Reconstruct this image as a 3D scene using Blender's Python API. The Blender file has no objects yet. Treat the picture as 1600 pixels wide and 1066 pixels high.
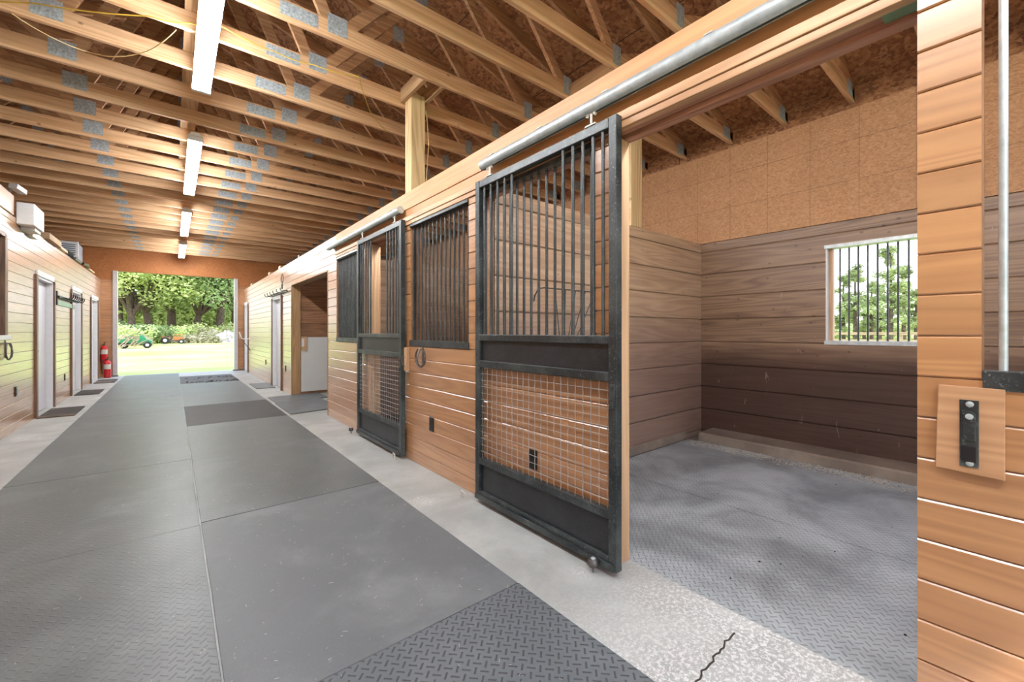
import bpy, bmesh, math, random
from mathutils import Vector, Matrix, noise as mnoise
random.seed(7)
S = bpy.context.scene
C = S.collection

# ------------------------------------------------------------------ camera
H_EYE = 1.26
F_PX = 650.0
YAW = math.atan(530/650)
cam_d = bpy.data.cameras.new('camera'); cam = bpy.data.objects.new('camera', cam_d); C.objects.link(cam)
cam.location = (0, 0, H_EYE)
cam.rotation_euler = (math.pi/2, 0, -YAW)
cam_d.sensor_width = 36; cam_d.lens = 36*F_PX/1600
cam_d.shift_y = -14.5/1600
cam_d.clip_start = 0.02; cam_d.clip_end = 500
S.camera = cam

# ------------------------------------------------------------------ world, sun, exposure
W = bpy.data.worlds.new('sky'); S.world = W; W.use_nodes = True
nt = W.node_tree; nt.nodes.clear()
wo = nt.nodes.new('ShaderNodeOutputWorld'); bg = nt.nodes.new('ShaderNodeBackground')
tc = nt.nodes.new('ShaderNodeTexCoord'); sp = nt.nodes.new('ShaderNodeSeparateXYZ'); rp = nt.nodes.new('ShaderNodeValToRGB')
nt.links.new(tc.outputs['Generated'], sp.inputs[0]); nt.links.new(sp.outputs['Z'], rp.inputs[0])
rp.color_ramp.elements[0].position = 0.0; rp.color_ramp.elements[0].color = (.98, .99, 1.0, 1)
rp.color_ramp.elements[1].position = 0.75; rp.color_ramp.elements[1].color = (.50, .68, 1.0, 1)
nt.links.new(rp.outputs[0], bg.inputs[0]); bg.inputs[1].default_value = 2.2
nt.links.new(bg.outputs[0], wo.inputs[0])
sd = bpy.data.lights.new('sun', 'SUN'); sd.energy = 3.0; sd.angle = math.radians(1.0); sd.color = (1, .95, .86)
sun = bpy.data.objects.new('sun', sd); C.objects.link(sun)
sun.rotation_euler = Vector((-.45, -.50, .85)).to_track_quat('Z', 'Y').to_euler()
LAMP_POWER = 74.0
STALL_FILL_POWER = 48.0  # strength of the lamps added to brighten the stalls
S.view_settings.view_transform = 'Standard'; S.view_settings.look = 'None'
S.view_settings.exposure = 0.62; S.view_settings.gamma = 1.0; S.view_settings.use_curve_mapping = False

# ------------------------------------------------------------------ material helpers
def srgb(r, g, b):
    def f(v):
        v /= 255
        return v/12.92 if v <= .04045 else ((v+.055)/1.055)**2.4
    return (f(r), f(g), f(b), 1)

class NT:
    def __init__(s, name):
        s.m = bpy.data.materials.new(name); s.m.use_nodes = True; s.t = s.m.node_tree
        s.t.nodes.clear(); s.out = s.n('ShaderNodeOutputMaterial'); s.b = s.n('ShaderNodeBsdfPrincipled')
        s.l(s.b.outputs[0], s.out.inputs[0])
    def n(s, t, **k):
        x = s.t.nodes.new(t)
        for a, v in k.items(): setattr(x, a, v)
        return x
    def l(s, a, b): s.t.links.new(a, b)
    def set(s, sock, v):
        if isinstance(v, bpy.types.NodeSocket): s.l(v, sock)
        else: sock.default_value = v
    def math(s, op, a, b=0.0, c=0.0, clamp=False):
        x = s.n('ShaderNodeMath', operation=op, use_clamp=clamp)
        s.set(x.inputs[0], a); s.set(x.inputs[1], b); s.set(x.inputs[2], c)
        return x.outputs[0]
    def coord(s, rnd=False):
        v = s.n('ShaderNodeTexCoord').outputs['Object']
        if rnd:
            r = s.math('MULTIPLY', s.n('ShaderNodeObjectInfo').outputs['Random'], 57.0)
            a = s.n('ShaderNodeVectorMath', operation='ADD'); s.l(v, a.inputs[0])
            cb = s.n('ShaderNodeCombineXYZ'); s.l(r, cb.inputs[0]); s.l(r, cb.inputs[1]); s.l(r, cb.inputs[2])
            s.l(cb.outputs[0], a.inputs[1]); v = a.outputs[0]
        return v
    def vmul(s, v, k):
        a = s.n('ShaderNodeVectorMath', operation='MULTIPLY'); s.l(v, a.inputs[0]); a.inputs[1].default_value = k; return a.outputs[0]
    def vadd(s, v, w):
        a = s.n('ShaderNodeVectorMath', operation='ADD'); s.l(v, a.inputs[0]); s.set(a.inputs[1], w); return a.outputs[0]
    def noise(s, v, scale, detail=4, rough=.55, dist=0.0, col=False):
        x = s.n('ShaderNodeTexNoise'); s.l(v, x.inputs['Vector'])
        x.inputs['Scale'].default_value = scale; x.inputs['Detail'].default_value = detail
        x.inputs['Roughness'].default_value = rough; x.inputs['Distortion'].default_value = dist
        return x.outputs['Color' if col else 'Fac']
    def ramp(s, f, *stops):
        x = s.n('ShaderNodeValToRGB'); s.l(f, x.inputs[0]); e = x.color_ramp.elements
        while len(e) < len(stops): e.new(.5)
        for i, (p, c) in enumerate(stops):
            e[i].position = p; e[i].color = c if len(c) == 4 else (c[0], c[1], c[2], 1)
        return x.outputs[0]
    def step(s, f, a, b):      # smooth 0..1 from a to b
        x = s.n('ShaderNodeMapRange', interpolation_type='SMOOTHSTEP', clamp=True); s.set(x.inputs[0], f)
        x.inputs[1].default_value = a; x.inputs[2].default_value = b; x.inputs[3].default_value = 0; x.inputs[4].default_value = 1
        return x.outputs[0]
    def mix(s, f, a, b, mode='MIX'):
        x = s.n('ShaderNodeMix', data_type='RGBA', blend_type=mode)
        s.set(x.inputs[0], f); s.set(x.inputs[6], a); s.set(x.inputs[7], b); return x.outputs[2]
    def bump(s, h, strength=.3, dist=.01):
        x = s.n('ShaderNodeBump'); s.l(h, x.inputs['Height']); x.inputs['Strength'].default_value = strength; x.inputs['Distance'].default_value = dist
        s.l(x.outputs[0], s.b.inputs['Normal'])
    def fin(s, col=None, rough=.5, metal=0.0, coat=0.0, coat_r=.1, spec=.5):
        if col is not None: s.set(s.b.inputs['Base Color'], col)
        s.set(s.b.inputs['Roughness'], rough); s.b.inputs['Metallic'].default_value = metal
        s.b.inputs['Coat Weight'].default_value = coat; s.b.inputs['Coat Roughness'].default_value = coat_r; s.b.inputs['Coat IOR'].default_value = 1.85 if coat == 1.0 else 1.5
        s.b.inputs['Specular IOR Level'].default_value = spec
        return s.m

def wood(name, dark, light, grain='Y', pitch=0, phase=0.0, rough=.5, coat=0.0, coat_r=.2, knots=.5, rnd=False, vary=.25, dirt=None, fine=1.0, ring=.3, contrast=1.0):
    N = NT(name); v = N.coord(rnd)
    if contrast != 1:
        mid = [(a+b)/2 for a, b in zip(dark, light)]
        dark = tuple(m+(a-m)*contrast for m, a in zip(mid, dark)); light = tuple(m+(a-m)*contrast for m, a in zip(mid, light))
    sc = {'X': (.7, 13, 13), 'Y': (13, .7, 13), 'Z': (13, 13, .7)}[grain]
    bid = None
    if pitch:
        sx = N.n('ShaderNodeSeparateXYZ'); N.l(v, sx.inputs[0])
        fl = N.math('FLOOR', N.math('DIVIDE', N.math('SUBTRACT', sx.outputs[2], phase), pitch))
        wn = N.n('ShaderNodeTexWhiteNoise', noise_dimensions='1D'); N.l(fl, wn.inputs['W']); bid = wn.outputs['Value']
        off = N.n('ShaderNodeCombineXYZ'); k = N.math('MULTIPLY', bid, 41.0)
        N.l(k, off.inputs[0]); N.l(k, off.inputs[1]); v = N.vadd(v, off.outputs[0])
    vs = N.vmul(v, sc)
    g = N.noise(vs, 1.0*fine, 7, .62, .5)
    g = N.math('ADD', N.math('MULTIPLY', g, .8), N.math('MULTIPLY', N.noise(N.vmul(vs, (6, 6, 6)), 1.0, 3, .6), .2))
    # cathedral rings: stretched noise taken modulo
    r = N.noise(N.vmul(v, tuple(q*.42 for q in sc)), 1.0, 2, .5, .3)
    r = N.math('PINGPONG', N.math('MULTIPLY', r, 11.0), .5)
    r = N.math('MULTIPLY', r, 2.0)
    f = N.math('ADD', N.math('MULTIPLY', g, 1-ring), N.math('MULTIPLY', r, ring))
    col = N.ramp(f, (.28, dark), (.68, light))
    if bid is not None and vary:
        br = N.math('ADD', N.math('MULTIPLY', bid, vary), 1-vary*.6)
        col = N.mix(1.0, col, N.ramp(br, (0, (0, 0, 0)), (1, (1, 1, 1))), 'MULTIPLY')
    if rnd and vary:
        rr = N.math('ADD', N.math('MULTIPLY', N.n('ShaderNodeObjectInfo').outputs['Random'], vary), 1-vary)
        col = N.mix(1.0, col, N.ramp(rr, (0, (0, 0, 0)), (1, (1, 1, 1))), 'MULTIPLY')
    if knots:
        vo = N.n('ShaderNodeTexVoronoi'); N.l(N.vmul(v, {'X': (7, 0, 11), 'Y': (0, 7, 11), 'Z': (11, 0, 7)}[grain]), vo.inputs['Vector']); vo.inputs['Scale'].default_value = 1.0
        gt = N.n('ShaderNodeSeparateColor'); N.l(vo.outputs['Color'], gt.inputs[0])
        kn = N.math('MULTIPLY', N.step(gt.outputs[0], .80, .82), N.math('SUBTRACT', 1.0, N.step(N.math('ADD', vo.outputs['Distance'], N.math('MULTIPLY', g, .08)), .10, .20)))
        col = N.mix(N.math('MULTIPLY', kn, knots), col, tuple(c*.30 for c in dark[:3])+(1,))
    if dirt:
        col = dirt(N, v, col)
    N.bump(f, .18, .003)
    return N.fin(col, N.math('ADD', N.math('MULTIPLY', g, .12), rough-.06), 0, coat, coat_r)

def osb(name, dark, mid, light, rough=.75, seams=None, vs_=48, vw=.35):
    N = NT(name); v = N.coord()
    w = N.vadd(v, N.vmul(N.noise(v, 20, 2, .5, 0, True), (.06, .06, .06)))
    vo = N.n('ShaderNodeTexVoronoi'); N.l(N.vmul(w, (1, 1, 2.2)), vo.inputs['Vector']); vo.inputs['Scale'].default_value = vs_
    hs = N.n('ShaderNodeSeparateColor'); N.l(vo.outputs['Color'], hs.inputs[0])
    f = N.math('ADD', N.math('MULTIPLY', hs.outputs[0], vw), N.math('MULTIPLY', N.noise(v, 85 if vs_ > 40 else 40, 5, .7, 1.0), 1-vw))
    col = N.ramp(f, (.2, dark), (.5, mid), (.8, light))
    col = N.mix(N.math('MULTIPLY', N.step(N.noise(v, 1.3, 3), .45, .7), .35), col, dark)
    if seams: col = seams(N, v, col)
    N.bump(f, .35, .004)
    return N.fin(col, rough)

def line_mask(N, v, comp, period, phase, width):
    sx = N.n('ShaderNodeSeparateXYZ'); N.l(v, sx.inputs[0])
    q = N.math('PINGPONG', N.math('SUBTRACT', sx.outputs[comp], phase), period/2)
    return N.math('SUBTRACT', 1.0, N.step(q, width*.5, width))

def tread(N, v, cell, ln=.42, wd=.07, edge=.05):
    sx = N.n('ShaderNodeSeparateXYZ'); N.l(v, sx.inputs[0])
    r = math.sqrt(.5)/cell
    a = N.math('MULTIPLY', N.math('ADD', sx.outputs[0], sx.outputs[1]), r)
    b = N.math('MULTIPLY', N.math('SUBTRACT', sx.outputs[0], sx.outputs[1]), r)
    par = N.math('FLOORED_MODULO', N.math('ADD', N.math('FLOOR', a), N.math('FLOOR', b)), 2.0)
    fa = N.math('ABSOLUTE', N.math('SUBTRACT', N.math('FRACT', a), .5)); fb = N.math('ABSOLUTE', N.math('SUBTRACT', N.math('FRACT', b), .5))
    def dash(p, q):
        return N.math('MULTIPLY', N.math('SUBTRACT', 1.0, N.step(p, ln, ln+edge)), N.math('SUBTRACT', 1.0, N.step(q, wd, wd+edge)))
    d1 = dash(fa, fb); d2 = dash(fb, fa)
    return N.math('ADD', N.math('MULTIPLY', d1, par), N.math('MULTIPLY', d2, N.math('SUBTRACT', 1.0, par)))

def rubber(name, base, dust, cell=0, sign=1.0, contrast=.0, rough=.6, dustlo=.45, dusthi=.75, spk=.5, bs=.5):
    N = NT(name); v = N.coord()
    big = N.noise(v, 1.7, 6, .62, .4); fine = N.noise(v, 90, 3, .7)
    col = N.mix(N.step(big, dustlo, dusthi), base, dust)
    col = N.mix(N.math('MULTIPLY', fine, .35), col, tuple(c*.45 for c in base[:3])+(1,))
    if spk:
        sk = N.step(N.noise(N.vmul(v, (1, 1.0, 1)), 55, 2, .5, 1.5), .72, .76)
        col = N.mix(N.math('MULTIPLY', sk, spk), col, srgb(190, 188, 180))
    h = fine
    if cell:
        t = tread(N, v, cell)
        if contrast: col = N.mix(N.math('MULTIPLY', t, contrast), col, tuple(c*.25 for c in base[:3])+(1,))
        h = N.math('ADD', N.math('MULTIPLY', t, sign), N.math('MULTIPLY', fine, .12))
    N.bump(h, bs, .004 if cell else .001)
    return N.fin(col, N.math('ADD', N.math('MULTIPLY', big, .25), rough-.12))

def plain(name, col, rough=.5, metal=0.0, var=.15, scale=12, coat=0.0, bump=0.0):
    N = NT(name); v = N.coord()
    f = N.noise(v, scale, 5, .6)
    dk = tuple(c*(1-var*1.6) for c in col[:3])+(1,)
    c = N.ramp(f, (.3, dk), (.7, col))
    if bump: N.bump(f, bump, .003)
    return N.fin(c, rough, metal, coat)

def steel_black(name, base, wear, rough=.33):
    N = NT(name); v = N.coord(True)
    f = N.noise(v, 35, 8, .75, .3); g = N.noise(v, 5, 4, .6)
    col = N.mix(N.math('MULTIPLY', N.step(g, .35, .8), .45), base, wear)
    col = N.mix(N.math('MULTIPLY', N.step(N.noise(v, 120, 4, .7), .60, .68), .7), N.mix(N.math('MULTIPLY', N.step(f, .55, .68), .6), col, wear), tuple(min(1, c*2.2) for c in wear[:3])+(1,))
    N.bump(f, .12, .001)
    return N.fin(col, N.math('ADD', N.math('MULTIPLY', f, .35), rough-.1), 0.0, 0.0, .1, .6)

# ------------------------------------------------------------------ materials
P_B = .1266; PH = 1.1205     # siding pitch and a groove height
M = {}
OR_D, OR_L = (.36, .155, .062, 1), (.59, .305, .132, 1)
M['siding'] = wood('stained cedar siding', OR_D, OR_L, 'Y', P_B, PH, .34, 1.0, .25, knots=.2, contrast=.6)
M['siding_x'] = wood('stained cedar siding across', OR_D, OR_L, 'X', P_B, PH, .32, .5, .2, knots=.2, contrast=.6)
M['beam'] = wood('smooth stained header board', (.50, .24, .105, 1), (.66, .36, .17, 1), 'Y', .167, 2.477, .5, 0, .25, knots=.1, vary=.1, contrast=.6)
M['trimwood'] = wood('pale stained trim', (.42, .25, .13, 1), (.68, .44, .26, 1), 'Z', 0, 0, .45, knots=.3)
M['trimwood_y'] = wood('pale stained ledger', (.42, .22, .11, 1), (.68, .42, .24, 1), 'Y', 0, 0, .45, knots=.1)
M['redwood_y'] = wood('rough red brown board', (.34, .15, .095, 1), (.58, .31, .21, 1), 'Y', 0, 0, .6, knots=.1)
M['pine'] = wood('truss pine along X', (.62, .34, .165, 1), (.84, .55, .32, 1), 'X', 0, 0, .55, knots=.75, rnd=True, vary=.12)
M['pine_dk'] = wood('truss pine webs', (.42, .20, .09, 1), (.70, .42, .21, 1), 'X', 0, 0, .6, knots=.4, rnd=True, vary=.3)
M['pine_z'] = wood('pine post', (.46, .30, .14, 1), (.76, .56, .30, 1), 'Z', 0, 0, .55, knots=.5, rnd=True, vary=.1)
M['pine_y'] = wood('pine board along aisle', (.40, .23, .10, 1), (.68, .44, .23, 1), 'Y', 0, 0, .6, knots=.4, rnd=True, vary=.15)
M['blockwood'] = wood('worn orange block wood', (.38, .19, .09, 1), (.60, .34, .18, 1), 'Y', 0, 0, .5, knots=0, contrast=.7)
M['jamb_brown'] = wood('brown bay jamb', (.26, .14, .06, 1), (.48, .29, .14, 1), 'Z', 0, 0, .5, knots=.7)
M['brown_trim'] = wood('dark brown trim', (.10, .05, .03, 1), (.22, .12, .07, 1), 'Z', 0, 0, .45, knots=0)

def stall_dirt(N, v, col):
    sx = N.n('ShaderNodeSeparateXYZ'); N.l(N.n('ShaderNodeTexCoord').outputs['Object'], sx.inputs[0])
    z = N.math('ADD', sx.outputs[2], N.math('MULTIPLY', N.noise(N.n('ShaderNodeTexCoord').outputs['Object'], 2.5, 5), .22))
    col = N.mix(N.math('MULTIPLY', N.step(z, 1.35, .90), .80), col, (.052, .026, .025, 1))
    sc = N.step(N.noise(N.vmul(N.n('ShaderNodeTexCoord').outputs['Object'], (3, 22, 4)), 1.0, 3, .6, 1.0), .70, .72)
    return N.mix(N.math('MULTIPLY', sc, .5), col, srgb(190, 170, 150))
M['stall_y'] = wood('stall oak boards on back wall', (.17, .098, .058, 1), (.32, .205, .125, 1), 'Y', .2836, 0, .45, .1, .3, knots=.6, dirt=stall_dirt, vary=.2)
def part_dirt(N, v, col):
    sx = N.n('ShaderNodeSeparateXYZ'); N.l(N.n('ShaderNodeTexCoord').outputs['Object'], sx.inputs[0])
    z = N.math('ADD', sx.outputs[2], N.math('MULTIPLY', N.noise(N.n('ShaderNodeTexCoord').outputs['Object'], 2.5, 5), .3))
    return N.mix(N.math('MULTIPLY', N.step(z, 1.95, .8), .62), col, (.17, .105, .105, 1))
M['stall_x'] = wood('stall boards on partition', (.36, .235, .15, 1), (.54, .38, .25, 1), 'X', .2836, 0, .42, .15, .3, knots=.5, dirt=part_dirt, vary=.12)
M['dark_x'] = wood('brown boards in wash bay', (.16, .075, .035, 1), (.34, .17, .085, 1), 'X', .2836, 0, .45, .1, .3, knots=.6, vary=.2)

def roof_seams(N, v, col):
    a = line_mask(N, v, 1, 2.44, .5, .006)
    b = line_mask(N, v, 0, 1.16, .14, .006)
    return N.mix(N.math('MAXIMUM', a, b), col, (.03, .015, .01, 1))
M['roof'] = osb('OSB roof sheathing', (.15, .058, .024, 1), (.33, .145, .06, 1), (.48, .25, .11, 1), .8, roof_seams, 26, .5)
def wall_seams(N, v, col):
    a = line_mask(N, v, 1, .41, .2, .004); b = line_mask(N, v, 2, .40, 2.78, .004)
    return N.mix(N.math('MULTIPLY', N.math('MAXIMUM', a, b), .45), col, (.12, .05, .025, 1))
M['osb_wall'] = osb('tan OSB wall', (.34, .165, .075, 1), (.50, .27, .13, 1), (.62, .37, .20, 1), .7, wall_seams)
M['osb_end'] = osb('stained OSB end wall', (.26, .085, .022, 1), (.42, .155, .045, 1), (.52, .21, .07, 1), .7)

def conc_salt(name, base, dark, salt):
    N = NT(name); v = N.coord()
    b = N.noise(v, 2.2, 8, .65, .3); f = N.noise(v, 40, 5, .7)
    col = N.mix(N.step(b, .35, .7), dark, base)
    col = N.mix(N.math('MULTIPLY', f, .25), col, tuple(c*.5 for c in dark[:3])+(1,))
    if salt:
        sx = N.n('ShaderNodeSeparateXYZ'); N.l(v, sx.inputs[0])
        near = N.math('SUBTRACT', 1.0, N.step(N.math('ADD', sx.outputs[1], N.math('MULTIPLY', b, .8)), 1.0, 1.9))
        patch = N.math('MULTIPLY', N.step(N.noise(v, 60, 7, .75, .3), .47, .58), N.math('MAXIMUM', near, N.math('MULTIPLY', N.step(N.noise(v, 1.1, 3), .6, .7), .7)))
        col = N.mix(N.math('MULTIPLY', patch, .85), col, (.80, .79, .77, 1))
    N.bump(N.math('ADD', b, N.math('MULTIPLY', f, .3)), .15, .004)
    return N.fin(col, N.math('ADD', N.math('MULTIPLY', b, .2), .42))
M['concrete'] = conc_salt('aisle concrete', (.53, .535, .51, 1), (.38, .38, .36, 1), True)
M['concrete_b'] = conc_salt('curb concrete', (.36, .29, .23, 1), (.20, .16, .13, 1), False)
M['mat'] = rubber('black rubber mat dusty', (.108, .116, .116, 1), (.19, .202, .20, 1), .034, 1, .18, .40, bs=.55)
M['mat_smooth'] = rubber('smooth rubber mat', (.135, .142, .148, 1), (.22, .228, .23, 1), 0, 1, 0, .5, spk=.7)
M['mat_coarse'] = rubber('coarse tread rubber mat', (.125, .138, .148, 1), (.25, .266, .28, 1), .034, -1, .75, .45, .5, .9, spk=.15, bs=.9)
M['mat_dark'] = rubber('darker rubber mat', (.04, .035, .032, 1), (.085, .068, .058, 1), .034, 1, .2, .6)
M['mat_stall'] = rubber('stall rubber mat with lime dust', (.17, .182, .19, 1), (.50, .535, .56, 1), .034, 1, .40, .5, .26, .72, spk=.1, bs=.8)
M['doormat'] = rubber('coir door mat', (.045, .035, .028, 1), (.22, .15, .10, 1), 0, 1, 0, .9, .5, .7)
M['steel'] = steel_black('black painted steel', (.008, .012, .014, 1), (.13, .15, .145, 1))
M['steel_bar'] = steel_black('black painted bar', (.02, .026, .028, 1), (.13, .15, .15, 1), .28)
M['panel_black'] = steel_black('black rubber panel', (.006, .007, .009, 1), (.04, .045, .05, 1), .35)
M['wire'] = plain('grey wire mesh', (.42, .41, .39, 1), .45, .3)
M['galv'] = plain('galvanised steel', (.60, .66, .67, 1), .42, .45, .2, 20)
M['plate'] = plain('galvanised truss plate', (.60, .66, .70, 1), .5, .25, .35, 60)
M['slot'] = plain('dark slot', (.01, .01, .01, 1), .8)
M['zinc'] = plain('white zinc hardware', (.78, .75, .68, 1), .4, .3)
M['white'] = plain('white paint', (.80, .80, .80, 1), .4, 0, .05)
M['lilac'] = plain('white door paint', (.72, .71, .76, 1), .35, 0, .05)
M['dark_gasket'] = plain('dark outlet plastic', (.02, .015, .012, 1), .4)
M['alum'] = plain('pale aluminium frame', (.62, .60, .60, 1), .4, .3, .1)
M['white_panel'] = plain('white wash panel', (.72, .72, .70, 1), .35, 0, .05, 3)
M['iron'] = plain('worn iron', (.20, .18, .17, 1), .5, .6, .4, 40)
M['black'] = plain('black plastic', (.015, .015, .017, 1), .35)
M['red'] = plain('red enamel', (.62, .02, .03, 1), .25, 0, .1)
M['label_paint'] = plain('pale label', (.75, .74, .68, 1), .5)
M['yellow'] = plain('yellow cable', (.72, .48, .06, 1), .45)
M['cream_cable'] = plain('tan cable', (.66, .45, .20, 1), .5)
M['bluegrey'] = plain('blue grey enamel', (.10, .16, .22, 1), .35)
M['cardboard'] = plain('cardboard', (.45, .30, .17, 1), .7)
M['greenpaint'] = plain('green enamel', (.02, .22, .10, 1), .35)
M['orange'] = plain('orange enamel', (.62, .16, .04, 1), .4)
M['tire'] = plain('tyre rubber', (.02, .02, .02, 1), .8)
M['rubble'] = plain('pale broken rubble', (.62, .56, .50, 1), .8, 0, .5, 3, 0, .6)
M['bark'] = plain('bark', (.15, .10, .075, 1), .9, 0, .5, 6, 0, .8)
M['straw'] = plain('straw bits', (.62, .55, .42, 1), .7)
M['crumb'] = plain('dark crumbs', (.05, .035, .025, 1), .9)
M['fence'] = wood('paddock fence board', (.24, .16, .10, 1), (.42, .32, .20, 1), 'Y', 0, 0, .7, knots=0)
M['greenboard'] = plain('green painted strip', (.25, .42, .25, 1), .4)

def leaf_mat(name, a, b):
    N = NT(name); v = N.coord()
    col = N.ramp(N.noise(v, .9, 4, .7), (.32, a), (.68, b))
    dfs = N.n('ShaderNodeBsdfDiffuse'); N.l(col, dfs.inputs[0]); tr = N.n('ShaderNodeBsdfTranslucent'); N.l(col, tr.inputs[0])
    mx = N.n('ShaderNodeMixShader'); mx.inputs[0].default_value = .45; N.l(dfs.outputs[0], mx.inputs[1]); N.l(tr.outputs[0], mx.inputs[2])
    N.l(mx.outputs[0], N.out.inputs[0]); N.t.nodes.remove(N.b)
    return N.m
M['leaf_oak'] = leaf_mat('oak leaves', (.24, .30, .10, 1), (.76, .82, .40, 1))
M['leaf_light'] = leaf_mat('light leaves', (.40, .50, .16, 1), (.88, .92, .50, 1))
M['leaf_dark'] = leaf_mat('dark leaves', (.15, .23, .10, 1), (.50, .62, .30, 1))
M['leaf_dry'] = leaf_mat('dry weeds', (.28, .27, .14, 1), (.66, .62, .44, 1))
M['leaf_pine'] = leaf_mat('pine needles', (.22, .26, .11, 1), (.55, .62, .32, 1))
N = NT('mown grass'); v = N.coord()
gcol = N.ramp(N.noise(v, .16, 8, .72, .3), (.34, (.38, .50, .09, 1)), (.52, (.56, .58, .20, 1)), (.68, (.68, .58, .36, 1)))
gcol = N.mix(N.math('MULTIPLY', N.noise(v, 9, 4, .7), .5), gcol, (.28, .40, .07, 1))
N.bump(N.noise(v, 14, 5, .7), .6, .05); M['grass'] = N.fin(gcol, .9)
N = NT('lamp tube'); N.b.inputs['Emission Color'].default_value = (.93, .97, 1.0, 1); N.b.inputs['Emission Strength'].default_value = LAMP_POWER
M['tube'] = N.fin((.9, .9, .9, 1), .4)
N = NT('added fill lamp tube'); N.b.inputs['Emission Color'].default_value = (.95, .97, 1.0, 1); N.b.inputs['Emission Strength'].default_value = STALL_FILL_POWER  # glow of the added stall lamps
M['tube_fill'] = N.fin((.9, .9, .9, 1), .4)
N = NT('dark window glass'); M['glass_dark'] = N.fin((.02, .035, .04, 1), .05)

# ------------------------------------------------------------------ mesh builder
class MB:
    def __init__(s): s.v = []; s.f = []; s.mi = []; s.cur = 0
    def add(s, vs, fs):
        n = len(s.v); s.v += [tuple(v) for v in vs]; s.f += [tuple(i+n for i in f) for f in fs]; s.mi += [s.cur]*len(fs)
    def box(s, x0, x1, y0, y1, z0, z1):
        x0, x1 = sorted((x0, x1)); y0, y1 = sorted((y0, y1)); z0, z1 = sorted((z0, z1))
        s.add([(x0,y0,z0),(x1,y0,z0),(x1,y1,z0),(x0,y1,z0),(x0,y0,z1),(x1,y0,z1),(x1,y1,z1),(x0,y1,z1)],
              [(0,3,2,1),(4,5,6,7),(0,1,5,4),(1,2,6,5),(2,3,7,6),(3,0,4,7)]); return s
    def prism(s, prof, axis, a0, a1):
        """prof: list of 2-D points on the plane across `axis`, extruded from a0 to a1"""
        def pt(p, a):
            return {'X': (a, p[0], p[1]), 'Y': (p[0], a, p[1]), 'Z': (p[0], p[1], a)}[axis]
        n = len(prof)
        vs = [pt(p, a0) for p in prof]+[pt(p, a1) for p in prof]
        fs = [tuple(range(n))[::-1], tuple(range(n, 2*n))]+[(i, (i+1) % n, (i+1) % n+n, i+n) for i in range(n)]
        s.add(vs, fs); return s
    def bar(s, p0, p1, w, h, up=(0, 0, 1)):
        p0 = Vector(p0); p1 = Vector(p1); d = (p1-p0).normalized(); u = Vector(up)
        sd_ = d.cross(u)
        if sd_.length < 1e-4: sd_ = d.cross(Vector((1, 0, 0)))
        sd_.normalize(); u = sd_.cross(d)
        vs = []
        for p in (p0, p1):
            for a, b in ((-1,-1),(1,-1),(1,1),(-1,1)): vs.append(p+sd_*a*w/2+u*b*h/2)
        s.add(vs, [(0,3,2,1),(4,5,6,7),(0,1,5,4),(1,2,6,5),(2,3,7,6),(3,0,4,7)]); return s
    def tube(s, path, r, n=10, closed=False):
        path = [Vector(p) for p in path]; rr = r if isinstance(r, (list, tuple)) else [r]*len(path)
        rings = []; m = len(path); prev = None
        for i, p in enumerate(path):
            a = path[(i-1) % m] if (i > 0 or closed) else p; b = path[(i+1) % m] if (i < m-1 or closed) else p
            d = (b-a).normalized()
            if prev is None:
                t = Vector((0, 0, 1)) if abs(d.z) < .9 else Vector((1, 0, 0)); u = d.cross(t).normalized()
            else:
                u = (prev-d*prev.dot(d)).normalized()
            prev = u; w = d.cross(u)
            rings.append([p+(u*math.cos(2*math.pi*k/n)+w*math.sin(2*math.pi*k/n))*rr[i] for k in range(n)])
        base = [q for ring in rings for q in ring]; fs = []
        for i in range(m if closed else m-1):
            j = (i+1) % m
            for k in range(n): fs.append((i*n+k, i*n+(k+1) % n, j*n+(k+1) % n, j*n+k))
        if not closed: fs += [tuple(range(n))[::-1], tuple((m-1)*n+k for k in range(n))]
        s.add(base, fs); return s
    def cyl(s, p0, p1, r, n=14): return s.tube([p0, p1], r, n)
    def lathe(s, c, prof, n=16):
        """prof list of (r, z), around z through c"""
        vs = []; fs = []
        for r, z in prof:
            for k in range(n):
                a = 2*math.pi*k/n; vs.append((c[0]+r*math.cos(a), c[1]+r*math.sin(a), c[2]+z))
        for i in range(len(prof)-1):
            for k in range(n): fs.append((i*n+k, i*n+(k+1) % n, (i+1)*n+(k+1) % n, (i+1)*n+k))
        fs += [tuple(range(n))[::-1], tuple((len(prof)-1)*n+k for k in range(n))]
        s.add(vs, fs); return s
    def build(s, name, mat, parent=None, smooth=False, bevel=0, kind=None):
        me = bpy.data.meshes.new(name); me.from_pydata(s.v, [], s.f)
        for m in (mat if isinstance(mat, list) else [mat]): me.materials.append(m)
        if any(s.mi): me.polygons.foreach_set('material_index', s.mi)
        bm = bmesh.new(); bm.from_mesh(me); bmesh.ops.recalc_face_normals(bm, faces=bm.faces); bm.to_mesh(me); bm.free()
        if smooth:
            me.polygons.foreach_set('use_smooth', [True]*len(me.polygons)); me.set_sharp_from_angle(angle=math.radians(40))
        o = bpy.data.objects.new(name, me); C.objects.link(o)
        if parent is not None:
            o.parent = parent
            base = Vector((0, 0, 0)); q = parent
            while q is not None: base += Vector(q.location); q = q.parent
            o.location = -base
        if bevel:
            b = o.modifiers.new('bevel', 'BEVEL'); b.width = bevel; b.segments = 2; b.limit_method = 'ANGLE'; b.angle_limit = math.radians(50)
        if kind: o['kind'] = kind
        return o

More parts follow.
